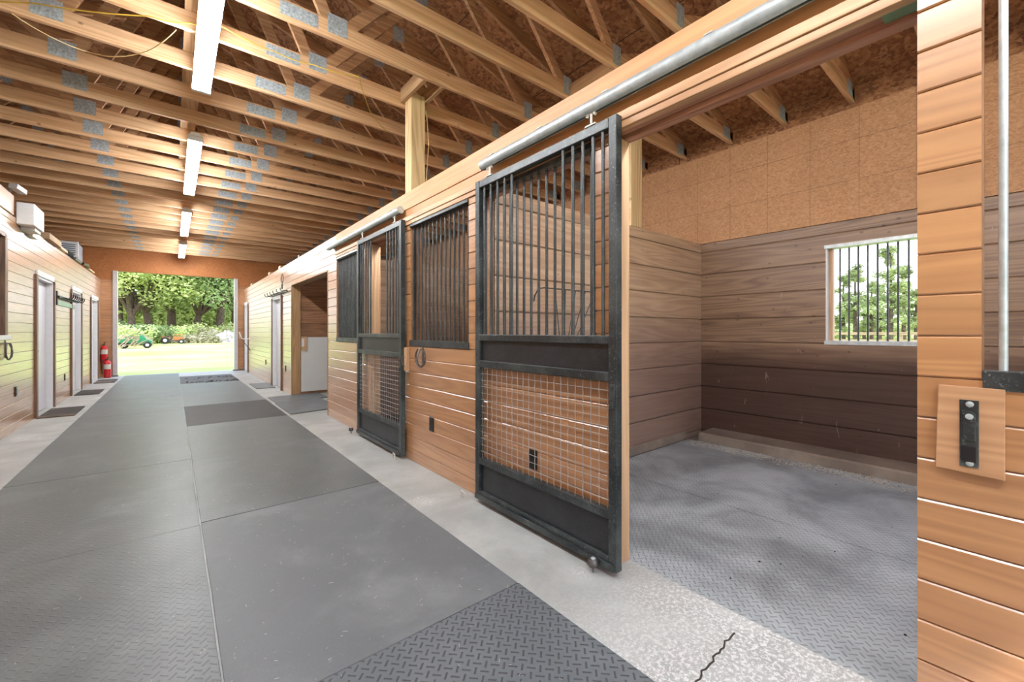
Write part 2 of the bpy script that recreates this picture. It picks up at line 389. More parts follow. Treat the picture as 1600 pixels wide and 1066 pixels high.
def thing(name, label, cat, loc=(0, 0, 0), group=None):
    o = bpy.data.objects.new(name, None); C.objects.link(o); o.location = loc; o.empty_display_size = .1
    o['label'] = label; o['category'] = cat
    if group: o['group'] = group
    return o
def tag(o, label, cat, group=None):
    o['label'] = label; o['category'] = cat
    if group: o['group'] = group
    return o
def dup(o, parent=None, loc=None):
    c = o.copy(); C.objects.link(c)
    if parent is not None: c.parent = parent
    if loc is not None: c.location = loc
    for ch in list(o.children): dup(ch, c)
    return c
def box1(*a): return MB().box(*a)

# ------------------------------------------------------------------ siding
def siding(mb, axis, plane, sgn, rects, pitch=P_B, phase=PH, back=.13, th=.016, ch=.0045, gap=.0018):
    """boards on plane axis=plane facing sgn; rects (a0,a1,z0,z1) along the other horizontal axis; the solid wall behind is `back` thick"""
    for a0, a1, z0, z1 in rects:
        k = math.floor((z0-phase)/pitch+1e-6); z = phase+k*pitch
        while z < z1-1e-4:
            b0, b1 = max(z, z0), min(z+pitch, z1)
            if b1-b0 > .004:
                f, b = plane, plane-sgn*th
                c0 = ch if b0 == z else .0005; c1 = ch if b1 < z1-1e-6 else .0005
                h = b1-b0
                if c0+c1 > h*.8: c0 = c1 = h*.2
                prof = [(b, b0+gap), (f-sgn*c0*.8, b0+gap), (f, b0+c0+gap), (f, b1-c1-gap), (f-sgn*c1*.8, b1-gap), (b, b1-gap)]
                mb.prism(prof, 'Y' if axis == 'X' else 'X', a0, a1)
            z += pitch
        if back:
            x0, x1 = plane-sgn*(th-.002), plane-sgn*(th+back)
            if axis == 'X': mb.box(x0, x1, a0, a1, z0, z1)
            else: mb.box(a0, a1, x0, x1, z0, z1)
    return mb

XR = 1.81; XRB = 1.955; XL = -1.55; YE = 16.15; XB = 5.27; ZC = 3.56; XC = .14; YREAR = -2.3
ZF = -.05   # stall floors lie a little lower than the aisle slab

# ================================================================== STRUCTURE
f = MB(); f.box(XL-.15, XRB, YREAR-.6, YE+.18, -.25, 0)
f.box(XRB, XB+.12, 6.47, YE+.18, -.25, 0)
f.build('floor', M['concrete'], kind='structure')
MB().box(XRB, XB+.12, YREAR, 6.47, -.25, ZF-.012).build('floor_stalls', M['concrete_b'], kind='structure')
MB().box(-5.0, XL-.15, YREAR, YE+.18, -.25, 0).build('floor_rooms', M['concrete'], kind='structure')

# right wall of the aisle: three stall fronts, wash bay, far doors
HB = 2.31  # underside of header
OPEN1 = (.208, 1.392); OPEN2 = (3.94, 4.95); OPEN3 = (6.60, 9.11)
WB = (1.49, 2.62); WA = (2.76, 3.80); WC = (5.08, 6.175)
r = []
r += [(YREAR, OPEN1[0], 0, PH), (.074, OPEN1[0], PH, 3.0)]
r += [(OPEN1[1], OPEN2[0], 0, PH+.03)]
r += [(OPEN1[1], WB[0], PH+.03, HB), (WB[1], WA[0], PH+.03, HB), (WA[1], OPEN2[0], PH+.03, HB)]
r += [(OPEN2[1], OPEN3[0], 0, PH+.03), (OPEN2[1], WC[0], PH+.03, HB), (WC[1], OPEN3[0], PH+.03, HB)]
r += [(6.2, OPEN3[0], HB, 2.644), (OPEN3[0], OPEN3[1], 2.19, 2.644)]
DR = [(10.05, 11.08, 2.04), (15.15, 15.95, 2.12)]
y = OPEN3[1]
for a, b, zt in DR:
    r.append((y, a, 0, 2.644)); r.append((a, b, zt, 2.644)); y = b
r.append((y, YE, 0, 2.644))
mb = MB(); siding(mb, 'X', XR, -1, r, back=.125)
mb.build('wall_right', M['siding'], kind='structure')
# smooth header over the stall fronts
mb = MB()
mb.box(XR-.006, XR+.034, YREAR, 6.2, 2.477, 2.644).box(XR+.002, XR+.034, YREAR, 6.2, 2.40, 2.475)
mb.box(XR+.034, XRB-.02, .208, 6.2, 2.36, 2.63).box(XR+.034, XRB-.02, YREAR, .074, 2.36, 2.63)
o = mb.build('trim_1', M['beam'], kind='structure', bevel=.003)
mb = MB(); mb.box(XR-.02, XR+.03, .21, 6.2, 2.352, 2.398).box(XR-.012, XR+.03, .21, 6.2, HB+.005, 2.350)
mb.build('trim_2', M['trimwood_y'], kind='structure', bevel=.003)
mb = MB(); mb.box(XR+.032, XRB-.05, .21, 6.2, HB+.02, 2.358).box(XRB-.048, XRB+.01, .21, 6.2, HB-.005, 2.40)
mb.build('trim_3', M['redwood_y'], kind='structure', bevel=.003)
MB().box(XR-.004, XRB, .211, .30, HB+.012, HB+.05).build('trim_4', M['greenboard'], kind='structure')
# opening jambs
def jamb(n, y, s, mat, x1=XRB, zt=HB, z0=0.0):
    mb = MB(); mb.box(XR+.002, XR+.066, y, y+s*.02, z0, zt).box(XR+.070, x1+.004, y-s*.004, y+s*.018, z0, zt)
    return mb.build('trim_%d' % n, mat, kind='structure', bevel=.002)
jamb(5, OPEN1[1], -1, M['trimwood']); jamb(7, OPEN2[1], -1, M['trimwood']); jamb(8, OPEN2[0]-.001, 1, M['trimwood'])
mb = MB(); mb.box(XR-.004, XRB+.02, OPEN3[1]-.022, OPEN3[1]-.001, 0, 2.19).box(XR-.004, XRB+.02, OPEN3[0]+.001, OPEN3[0]+.022, 0, 2.19).box(XR-.004, XRB+.02, OPEN3[0]+.022, OPEN3[1]-.022, 2.168, 2.19)
mb.build('trim_9', M['jamb_brown'], kind='structure', bevel=.002)

# partitions
def partition(name, y0, y1, x0, x1, zt, mat, pitch=.2836, z0=ZF-.01):
    mb = MB()
    siding(mb, 'Y', y0, -1, [(x0, x1, z0, zt)], pitch, 0, back=(y1-y0)/2-.02, th=.02, ch=.006, gap=.004)
    siding(mb, 'Y', y1, 1, [(x0, x1, z0, zt)], pitch, 0, back=(y1-y0)/2-.02, th=.02, ch=.006, gap=.004)
    return mb.build(name, mat, kind='structure')
partition('wall_partition_middle', 2.61, 2.71, XRB, XB, 2.385, M['stall_x'])
partition('wall_partition_far', 6.30, 6.42, XRB, XB, 2.385, M['stall_x'])
partition('wall_partition_wash', 9.112, 9.24, XRB, XB, 2.8, M['dark_x'], z0=0)
MB().box(1.985, 3.6, 9.092, 9.109, .06, 1.15).build('trim_10', M['white_panel'], kind='structure', bevel=.004)
# strip of pale board at the foot of the partition
MB().box(XRB+.01, 4.86, 2.585, 2.607, ZF, .045).build('baseboard_partition', M['concrete_b'], kind='structure', bevel=.004)

# back wall with barred opening
WY = (.30, 1.294); WZ = (1.155, 2.135)
mb = MB()
siding(mb, 'X', XB, -1, [(YREAR, WY[0], ZF, 2.385), (WY[0], WY[1], ZF, WZ[0]), (WY[0], WY[1], WZ[1], 2.385), (WY[1], YE, ZF, 2.385)],
       .2836, 0, back=.11, th=.02, ch=.006, gap=.005)
mb.build('wall_back', M['stall_y'], kind='structure')
MB().box(XB-.004, XB+.02, YREAR, YE, 2.388, 3.50).build('wall_back_upper', M['osb_wall'], kind='structure')
MB().box(XB+.06, XB+.12, YREAR, YE, 2.388, 3.80).build('wall_back_outer', M['roof'], kind='structure')
# curb
mb = MB(); mb.prism([(XB-.37, ZF-.01), (XB-.365, .03), (XB-.345, .048), (XB-.003, .052), (XB-.003, ZF-.01)], 'Y', .2, 2.46)
mb.build('baseboard_curb', M['concrete_b'], kind='structure')

# window_1: steel barred opening
wz = MB(); wz.box(XB+.002, XB+.13, WY[0], WY[1], WZ[0], WZ[0]+.012).box(XB+.002, XB+.13, WY[0], WY[1], WZ[1]-.012, WZ[1])
wz.box(XB-.012, XB+.001, WY[0]-.02, WY[1]+.01, WZ[0]-.028, WZ[0]+.012).box(XB-.012, XB+.001, WY[0]-.02, WY[1]+.01, WZ[1]-.012, WZ[1]+.022)
win = wz.build('window_1', M['galv'], kind='structure')
MB().box(XB+.002, XB+.07, WY[1]-.012, WY[1], WZ[0]+.013, WZ[1]-.013).build('window_jamb', M['white'], win)
MB().box(XB+.07, XB+.135, WY[1]-.045, WY[1], WZ[0]+.013, WZ[1]-.013).build('window_jamb', M['trimwood'], win)
for k in range(13):
    yb = 1.202-.0748*k
    if yb < WY[0]+.03: break
    MB().cyl((XB+.13, yb, WZ[0]+.012), (XB+.13, yb, WZ[1]-.012), .0085, 10).build('window_bar', M['steel_bar'], win, True)

# left wall
LT = 2.71
DL = [(9.10, 10.22, 2.10), (11.82, 12.94, 2.10), (14.33, 15.50, 2.10)]
LW = (6.3, 7.62, 1.22, 2.42)
r = [(YREAR, LW[0], 0, LT), (LW[0], LW[1], 0, LW[2]), (LW[0], LW[1], LW[3], LT)]
y = LW[1]
for a, b, zt in DL:
    r.append((y, a, 0, LT)); r.append((a, b, zt, LT)); y = b
r.append((y, YE, 0, LT))
mb = MB(); siding(mb, 'X', XL, 1, r, back=.125); mb.build('wall_left', M['siding'], kind='structure')
MB().box(-5.06, -5.0, YREAR, YE, 0, 3.8).build('wall_left_outer', M['osb_wall'], kind='structure')
# end wall with the drive-through opening
EO = (-1.31, 1.645, 2.98)
mb = MB(); siding(mb, 'Y', YE, -1, [(XL-.1, EO[0], 0, 2.72), (EO[1], XRB, 0, 2.72)], back=.14)
mb.build('wall_end', M['siding_x'], kind='structure')
mb = MB(); mb.box(XL-.1, EO[0], YE-.003, YE+.15, 2.722, EO[2]); mb.box(EO[1], XRB, YE-.003, YE+.15, 2.722, EO[2])
g = 3.75+.33*5.13
mb.prism([(-5.0, EO[2]+.0), (XB+.06, EO[2]), (XB+.06, 3.80), (XC, g+.02), (-5.0, 3.80)], 'Y', YE-.003, YE+.15)
mb.build('wall_end_upper', M['osb_end'], kind='structure')
mb = MB(); mb.box(-5.0, XL-.1, YE, YE+.15, 0, EO[2]).box(XRB, XB+.06, YE, YE+.15, 0, EO[2]); mb.build('wall_end_outer', M['osb_end'], kind='structure')
# rear gable behind the camera: wide opening
mb = MB(); mb.box(-5.0, -1.5, YREAR-.12, YREAR, 0, 3.0).box(XRB, XB, YREAR-.12, YREAR, 0, 3.0)
mb.build('wall_rear', M['siding_x'], kind='structure')
# roof
mb = MB()
for sx in (-1, 1):
    xe = XC+sx*5.6; ze = 3.75-.33*.47
    mb.prism([(XC, g), (xe, ze), (xe, ze+.02), (XC, g+.02)], 'Y', YREAR-.5, YE+.5)
mb.build('ceiling', M['roof'], kind='structure')

# doors of the rooms (recessed leaves with casing)
def room_door(n, side, a, b, zt, leaf_near=.0):
    x = XL if side < 0 else XR; s = 1 if side < 0 else -1
    d = MB(); d.box(x-s*.11, x-s*.075, a+.05, b-.05, .01, zt-.05)
    for z0, z1 in ((.25, .95), (1.1, zt-.25)):
        d.box(x-s*.075, x-s*.071, a+.22, b-.22, z0, z1)
    dr = d.build('door_%d' % n, M['lilac'], kind='structure', bevel=.004)
    jm = MB(); jm.box(x-s*.13, x+s*.004, a+.012, a+.045, 0, zt-.015).box(x-s*.13, x+s*.004, b-.045, b-.012, 0, zt-.015).box(x-s*.13, x+s*.004, a+.012, b-.012, zt-.045, zt-.012)
    jm.build('door_jamb', M['white'], dr)
    c = MB(); c.box(x+s*.001, x+s*.024, a-.075, a+.012, 0, zt+.0).box(x+s*.001, x+s*.024, b-.012, b+.075, 0, zt+.0)
    c.build('door_casing', M['brown_trim'], dr, bevel=.003)
    c = MB(); c.box(x+s*.001, x+s*.02, a+.013, b-.013, zt-.012, zt+.07); c.build('door_head', M['white'], dr)
    ky = a+.14
    k = MB(); k.cyl((x-s*.075, ky, .97), (x-s*.02, ky, .97), .012, 10)
    k.tube([(x-s*.03, ky, .97), (x-s*.022, ky, .97), (x-s*.005, ky, .97), (x+s*.004, ky, .97)], [.014, .028, .03, .014], 14)
    k.build('door_knob', M['iron'], dr, True)
for i, (a, b, zt) in enumerate(DL): room_door(i+1, -1, a, b, zt)
for i, (a, b, zt) in enumerate(DR): room_door(i+4, 1, a, b, zt)
# left window
w = MB(); w.box(XL-.07, XL-.06, LW[0]+.04, LW[1]-.06, LW[2]+.04, LW[3]-.04)
wo2 = w.build('window_2', M['glass_dark'], kind='structure')
c = MB()
c.box(XL-.10, XL+.02, LW[0], LW[0]+.04, LW[2], LW[3]).box(XL-.10, XL+.022, LW[1]-.055, LW[1]+.05, LW[2], LW[3]).box(XL-.10, XL+.02, LW[0], LW[1], LW[3]-.04, LW[3]+.02)
c.build('window_frame', M['brown_trim'], wo2, bevel=.003)
MB().box(XL+.001, XL+.05, LW[0]-.05, LW[1]+.07, LW[2]-.055, LW[2]-.001).build('window_sill', M['white'], wo2, bevel=.004)
# end opening jambs
mb = MB(); mb.box(EO[0]+.001, EO[0]+.10, YE-.03, YE+.15, 0, EO[2]).box(EO[1]-.10, EO[1]-.001, YE-.03, YE+.15, 0, EO[2])
mb.build('trim_11', M['alum'], kind='structure', bevel=.004)
mb = MB(); mb.box(EO[0]-.05, EO[0]+.12, YE-.06, YE-.032, 0, .03).box(EO[1]-.14, EO[1]+.2, YE-.06, YE-.004, 0.001, .03)
mb.build('trim_12', M['iron'], kind='structure')

# ================================================================== ROOF TRUSSES
ORD = ['first','second','third','fourth','fifth','sixth','seventh','eighth','ninth','tenth','eleventh','twelfth','thirteenth','fourteenth','fifteenth','sixteenth','seventeenth','eighteenth','nineteenth','twentieth','twenty-first','twenty-second','twenty-third','twenty-fourth','twenty-fifth','twenty-sixth','twenty-seventh','twenty-eighth','twenty-ninth','thirtieth','thirty-first','thirty-second']
T = .038
def zr(x): return g-.33*abs(x-XC)          # underside of roof at x
def make_truss():
    t = thing('roof_truss', '', 'truss', (XC, 0, ZC), 'roof trusses across the aisle')
    MB().box(-4.98, XB+.05, -T/2, T/2, ZC, ZC+.14).build('bottom_chord', M['pine'], t, bevel=.003)
    th = math.atan(.33)
    for s in (-1, 1):
        dz = .14/math.cos(th)
        xe = XC+s*5.5
        m = MB(); m.prism([(XC, g-.004), (xe, zr(xe)-.004), (xe, zr(xe)-.004-dz), (XC, g-.004-dz)], 'Y', -T/2, T/2)
        m.build('top_chord', M['pine_dk'], t, bevel=.002)
    bot = [XC-2.87, XC-.87, XC+.87, XC+2.87]; top = [XC-3.9, XC-1.9, XC, XC+1.9, XC+3.9]
    zt = lambda x: zr(x)-.10; zb = ZC+.10
    def web(xb, xt):
        MB().bar((xb, 0, zb), (xt, 0, zt(xt)), .036, .089, (0, 0, 1)).build('web', M['pine_dk'], t)
    web(bot[0]-.04, top[0]+.03); web(bot[0]+.04, top[1]-.05); web(bot[1]-.06, top[1]+.05); web(bot[1]+.06, top[2]-.06)
    web(bot[2]-.06, top[2]+.06); web(bot[2]+.06, top[3]-.05); web(bot[3]-.04, top[3]+.05); web(bot[3]+.04, top[4]-.03)
    def plate(x, z, w, h):
        m = MB()
        for s in (-1, 1): m.box(x-w/2, x+w/2, s*T/2, s*(T/2+.002), z-h/2, z+h/2)
        for i in range(int(w/.022)):
            xx = x-w/2+.012+i*.022
            m.box(xx, xx+.004, -T/2-.0035, -T/2-.002, z-h/2+.008, z+h/2-.008)
        m.build('connector_plate', M['plate'], t)
    plate(bot[1], ZC+.115, .17, .15); plate(bot[2], ZC+.115, .15, .15); plate(.735, ZC+.075, .26, .10)
    plate(bot[0], ZC+.12, .11, .17); plate(bot[3], ZC+.12, .11, .17)
    plate(XB-.12, ZC+.09, .17, .14)
    for x in top: plate(x, zt(x)+.01, .13, .15)
    return t
truss0 = make_truss()
SP = .587; Y0 = 4.02
ks = list(range(-10, 21))
n_tr = len(ks)
for i, k in enumerate(ks):
    o = truss0 if i == 0 else dup(truss0)
    o.location = (XC, Y0+k*SP, ZC)
    o['label'] = 'pine roof truss with pressed metal plates, %s from the end wall' % ORD[n_tr-1-i]
# long brace board lying on the bottom chords
o = MB().box(XC-.07, XC+.07, YREAR+.3, 15.9, ZC+.141, ZC+.176).build('brace_board', M['pine_y'])
tag(o, 'long grey board lying along the truss chords above the row of lamps', 'board')
# blocking board between two trusses near the sliding track
o = MB().box(3.045, 3.083, Y0-3*SP+.02+.0, Y0-2*SP-.02, ZC+.002, ZC+.15).build('blocking_board', M['pine_y'], bevel=.002)
tag(o, 'short blocking board between two trusses above the open stall door', 'board')
# roof post on the stall wall
pt = thing('roof_post', 'square pale pine post rising from the stall wall top to the trusses', 'post', (1.905, 3.90, 2.63))
MB().box(1.835, 1.985, 3.83, 3.975, 2.646, ZC+.08).build('shaft', M['pine_z'], pt, bevel=.004)
MB().box(1.795, 1.833, Y0-SP+.020, Y0-.020, ZC+.03, ZC+.17).build('side_brace', M['pine_y'], pt, bevel=.003)
MB().box(1.987, 2.025, Y0-SP+.020, Y0-.020, ZC+.03, ZC+.17).build('side_brace', M['pine_y'], pt, bevel=.003)
pc = MB().tube([(1.99, 3.822, 3.50), (2.005, 3.82, 3.40), (2.02, 3.82, 3.15), (2.0, 3.82, 2.9), (1.99, 3.822, 2.65)], .004, 6).build('post_cable', M['cream_cable'], None, True)
tag(pc, 'thin tan cable hanging down the side of the pine post', 'cable')
o = MB().box(3.76, 3.96, 2.615, 2.70, 2.387, ZC-.002).build('partition_post', M['pine_z'], bevel=.004)
tag(o, 'short pale post standing on top of the stall partition', 'post')
# cables
def cat(pts, sag, r, n=8):
    out = []
    for a, b in zip(pts[:-1], pts[1:]):
        a = Vector(a); b = Vector(b)
        for i in range(n):
            q = i/n; p = a.lerp(b, q); p.z -= sag*4*q*(1-q); out.append(p)
    out.append(Vector(pts[-1])); return MB().tube(out, r, 6)
tag(cat([(-1.6, 4.9, 3.55), (-.76, 4.36, 3.552), (-.13, 4.0, 3.55), (.10, 3.9, 3.55), (.26, 3.78, 3.55), (.65, 3.86, 3.55), (.94, 3.84, 3.55), (1.29, 3.76, 3.55), (1.60, 4.3, 3.55), (1.9, 4.6, 3.56)], .015, .0045).build('yellow_cable', M['yellow'], None, True),
    'yellow electric cable strung under the trusses past the nearest lamp', 'cable')
tag(cat([(-.90, 4.6, 3.553), (-.53, 4.83, 3.55), (-.22, 4.6, 3.55), (.02, 4.06, 3.553)], .03, .004).build('drooping_cable', M['cream_cable'], None, True),
    'thin tan cable drooping in a loop left of the nearest lamp', 'cable')

# ================================================================== LAMPS
def make_lamp():
    t = thing('strip_lamp', '', 'lamp', (.2, 0, ZC-.12), 'fluorescent strip lamps over the aisle')
    xc = .2
    m = MB(); m.prism([(xc-.066, ZC-.082), (xc-.04, ZC-.04), (xc+.04, ZC-.04), (xc+.066, ZC-.082)], 'Y', 0, 2.48)
    for yy in (.3, 2.15): m.box(xc-.01, xc+.01, yy, yy+.03, ZC-.04, ZC-.001)
    m.build('housing', M['white'], t, bevel=.003)
    for y in (0, 2.44):
        e = MB(); e.box(xc-.07, xc+.07, y, y+.04, ZC-.125, ZC-.0825)
        e.build('end_socket', M['white'], t, bevel=.003)
    for s in (-1, 1):
        MB().cyl((xc+s*.047, .041, ZC-.105), (xc+s*.047, 2.439, ZC-.105), .019, 12).build('tube', M['tube'], t, True)
    return t
lamp0 = make_lamp()
LY = [(2.25, 'two tube strip lamp, nearest and largest in the row'), (5.92, 'two tube strip lamp, second from the camera in the row'),
      (9.60, 'two tube strip lamp, third from the camera in the row'), (13.25, 'two tube strip lamp, farthest of the row near the end wall'),
      (-1.42, 'unseen two tube strip lamp added behind the camera to continue the row')]  # last entry is an added, unseen lamp giving the aisle more light
for i, (y, lb) in enumerate(LY):
    o = lamp0 if i == 0 else dup(lamp0)
    o.location = (.2, y, ZC-.12); o['label'] = lb

def stall_fill_lamp(y, label):  # added lamp hidden behind the header, lifts the stall brightness
    x = XRB+.20; z = 2.62
    t = thing('stall_fill_lamp', label, 'lamp', (x, y, z), 'added fill lamps inside the stalls behind the header')
    MB().box(x-.06, x+.06, y, y+1.24, z+.02, z+.07).build('housing', M['white'], t, bevel=.004)
    MB().box(XRB-.03, x-.06, y+.6, y+.64, z+.03, z+.05).build('wall_arm', M['iron'], t)
    for s in (-1, 1): MB().cyl((x+s*.03, y+.02, z), (x+s*.03, y+1.22, z), .016, 10).build('tube', M['tube_fill'], t, True)
stall_fill_lamp(.80, 'unseen fill lamp added inside the open stall behind the header')
stall_fill_lamp(3.9, 'unseen fill lamp added inside the second stall behind the header')
stall_fill_lamp(-1.5, 'unseen fill lamp added inside the stall nearest the camera behind the header')

# ================================================================== SLIDING DOORS
DX0, DX1 = 1.742, 1.790
def make_door():
    """local y from 0 (near edge) to 1.27; built in world with y as is"""
    t = thing('sliding_stall_door', '', 'door', (DX0+.024, 0, .03), 'black sliding stall doors')
    Wd = 1.27; s = .05
    for y in (0, Wd-s): MB().box(DX0, DX1, y, y+s, .03, 2.37).build('stile', M['steel'], t, bevel=.004)
    def rail(z0, z1, nm='rail'): MB().box(DX0+.002, DX1-.002, s+.0005, Wd-s-.0005, z0, z1).build(nm, M['steel'], t, bevel=.004)
    rail(2.315, 2.368); rail(1.195, 1.24); rail(1.0, 1.05); rail(.29, .335); rail(.045, .095)
    MB().box(DX0-.012, DX0-.001, .01, Wd-.01, .035, .07).build('bottom_lip', M['steel'], t, bevel=.002)
    MB().box(DX0+.022, DX0+.030, s+.001, Wd-s-.001, 1.051, 1.194).build('upper_panel', M['panel_black'], t)
    MB().box(DX0+.022, DX0+.030, s+.001, Wd-s-.001, .096, .289).build('lower_panel', M['panel_black'], t)
    for y in (.10, .166, .238, .312, .390, .862, .94, 1.02, 1.10, 1.175):
        MB().cyl((DX0+.02, y, 1.24), (DX0+.02, y, 2.315), .0095, 10).build('bar', M['steel_bar'], t, True)
    ms = MB()
    x = DX0+.02
    n = 21
    for i in range(n):
        y = s+.02+(Wd-2*s-.04)*i/(n-1)
        ms.tube([(x+(.002 if (i+j) % 2 else -.002), y, .335+(1.0-.335)*j/14) for j in range(15)], .0022, 5)
    nz = 14
    for j in range(1, nz):
        z = .335+(1.0-.335)*j/nz
        ms.tube([(x+(-.002 if (i+j) % 2 else .002), s+(Wd-2*s)*i/20, z) for i in range(21)], .0022, 5)
    ms.build('mesh_panel', M['wire'], t)
    for y in (.17, 1.10):
        h = MB(); h.cyl((DX0+.01, y, 2.37), (DX0+.008, y, 2.44), .007, 8)
        h.tube([(DX0+.008, y-.03, 2.425), (DX0+.008, y-.018, 2.44), (DX0+.008, y+.018, 2.44), (DX0+.008, y+.03, 2.425)], .009, 8)
        h.box(DX0-.004, DX0+.02, y-.035, y+.035, 2.369, 2.375)
        h.build('track_hanger', M['zinc'], t, True)
    # latch on the near stile
    l = MB(); l.box(DX0-.004, DX0-.0005, .008, .042, .86, .99); l.cyl((DX0-.001, .025, .975), (DX0-.010, .025, .975), .008, 10); l.box(DX0-.014, DX0-.004, .012, .038, .87, .90)
    l.build('latch_plate', M['steel_bar'], t, bevel=.002)
    return t
door0 = make_door(); door1 = dup(door0)
door0.location = (DX0+.024, 1.30, .03); door1.location = (DX0+.024, 3.868, .03)
door0['label'] = 'black steel sliding stall door slid back beside the open stall'
door1['label'] = 'black steel sliding stall door closed, right of the far grille window'

# tracks
def track(y0, y1, brk, label):
    t = thing('door_track', label, 'track', (1.753, y0, 2.47), 'round galvanised door tracks')
    m = MB(); pr = []
    n = 20
    r0 = .037
    for k in range(n+1):
        a = math.radians(-90+14+(332)*k/n); pr.append((1.753+r0*math.cos(a), 2.472+r0*math.sin(a)))
    pi_ = [(1.753+(p[0]-1.753)*.92, 2.472+(p[1]-2.472)*.92) for p in pr][::-1]
    m.prism(pr+pi_, 'Y', y0, y1); m.build('rail_tube', M['galv'], t, True)
    for y in brk:
        b = MB(); b.box(1.765, 1.803, y-.03, y+.03, 2.5095, 2.514).box(1.80, 1.8035, y-.03, y+.03, 2.5095, 2.55).box(1.735, 1.765, y-.008, y+.03, 2.5095, 2.513)
        b.build('bracket', M['zinc'], t)
    for y in (y0+.002, y1-.002):
        MB().cyl((1.753, y-.0015, 2.472), (1.753, y+.0015, 2.472), .0335, 16).build('end_plug', M['galv'], t, True)
    return t
track(.02, 2.49, [.35, .82, 1.36, 1.86, 2.35], 'galvanised pipe track above the open stall, nearest')
track(3.90, 6.38, [4.1, 4.6, 5.15, 5.7, 6.2], 'galvanised pipe track above the closed far stall door')

# grille windows
def grille(y0, y1, z0, z1, label, step_=.0735, ph=0.0, xg=1.845, plate=True, barm='steel_bar'):
    t = thing('window_grille', label, 'grille', (xg, y0, z0), 'black barred stall windows')
    MB().box(XR-.008, XR-.001, y0-.01, y1+(.01 if y1 > .1 else -.001), z0-.03, z0+.026).build('bottom_rail', M['steel'], t, bevel=.002)
    for ya in (y0+.001, y1-.028)[:2 if barm == 'steel_bar' else 1]: MB().box(xg-.014, xg+.014, ya, ya+.027, z0+.027, z1-.027).build('side_frame', M['steel'], t, bevel=.002)
    MB().box(XR-.012, xg+.014, y0+.001, y1-.001, z1-.026, z1).build('top_rail', M['galv'] if not plate else M['steel'], t, bevel=.002)
    MB().box(XR+.0, xg+.014, y0+.001, y1-.001, z0+.0005, z0+.026).build('sill_rail', M['steel'], t, bevel=.002)
    y = y0+.055+ph
    while y < y1-.035:
        MB().cyl((xg, y, z0+.026), (xg, y, z1-.026), .0095, 10).build('bar', M[barm], t, True)
        y += step_
    return t
grille(WB[0], WB[1], PH+.031, HB-.001, 'barred window grille behind the slid back stall door')
grille(WA[0], WA[1], PH+.031, HB-.001, 'barred window grille above the horseshoe, between the two sliding doors')
grille(WC[0], WC[1], PH+.031, HB-.001, 'barred window grille left of the far sliding door', .05, 0, 1.845, False)
grille(-1.1, .074-.001, PH+.002, HB-.001, 'barred window grille at the right edge of the photo', .118, .017, 1.845, True, 'galv')

# ================================================================== SMALL THINGS ON THE RIGHT WALL
# wooden block with black catch, near wall
t = thing('latch_block', 'square wooden block carrying a black steel catch on the near wall', 'latch', (XR-.01, .10, .845))
m = MB(); m.prism([(.160, 1.100), (.166, .852), (.030, .845), (.030, 1.098)], 'X', XR-.021, XR-.0005); m.build('block', M['blockwood'], t, bevel=.002)
m = MB(); m.box(XR-.0245, XR-.0212, .078, .116, .868, 1.062); m.build('back_plate', M['steel'], t, bevel=.001)
m = MB(); m.box(XR-.036, XR-.0247, .084, .108, .945, 1.018); m.cyl((XR-.0247, .096, 1.018), (XR-.036, .096, 1.018), .012, 16)
m.build('catch_tongue', M['steel'], t, bevel=.002)
m = MB(); m.box(XR-.030, XR-.0247, .082, .113, .884, .93); m.build('catch_cup', M['black'], t, bevel=.002)
for z in (1.05, 1.016, .879):
    xx = XR-.0247 if z != 1.016 else XR-.0362
    m = MB(); m.tube([(xx, .096, z), (xx-.002, .096, z), (xx-.0035, .096, z)], [.0085, .008, .005], 14)
    m.box(xx-.0042, xx-.0034, .0955-.004, .0965+.003, z-.0007, z+.0007); m.build('screw', M['galv'], t, True)
# far latch block
t = thing('latch_block', 'tall narrow wooden latch block beside the closed far stall door', 'latch', (XR-.02, 3.83, .875))
MB().box(XR-.04, XR-.0005, 3.815, 3.865, .875, 1.105).build('block', M['trimwood'], t, bevel=.003)
m = MB(); m.tube([(XR-.041, 3.845, 1.02), (XR-.06, 3.85, 1.02), (XR-.068, 3.85, .98), (XR-.06, 3.85, .93), (XR-.041, 3.845, .92)], .006, 8); m.build('catch', M['iron'], t, True)
# horseshoes
def horseshoe(label, x, s, y, z, mat, sc=1.0, bars=True):
    t = thing('horseshoe_hook', label, 'horseshoe', (x, y, z), 'horseshoe hooks on the aisle walls')
    pts = []
    for k in range(15):
        a = math.radians(-55-250*k/14+0)
        pts.append((x+s*.03, y+.062*sc*math.cos(a), z+.07*sc*math.sin(a)))
    pts = [(x+s*.03, y+.085*sc*math.cos(math.radians(120+300*k/14)), z+.075*sc*math.sin(math.radians(120+300*k/14))) for k in range(15)]
    MB().tube(pts, [.006]+[.009]*13+[.006], 8).build('shoe', mat, t, True)
    m = MB(); m.box(x+s*.0005, x+s*.006, y-.012, y+.012, z-.06*sc, z+.09*sc)
    m.tube([(x+s*.005, y, z+.07*sc), (x+s*.03, y, z+.065*sc), (x+s*.06, y, z+.0), (x+s*.055, y, z-.05*sc), (x+s*.03, y, z-.072*sc)], .006, 8)
    m.build('hook', mat, t, True)
horseshoe('grey horseshoe tie hook on the orange wall between the sliding doors', XR, -1, 3.53, 1.02, M['iron'], 1.15)
horseshoe('dark horseshoe tie hook on the left wall under the window', XL, 1, 7.66, 1.03, M['iron'], 1.4)
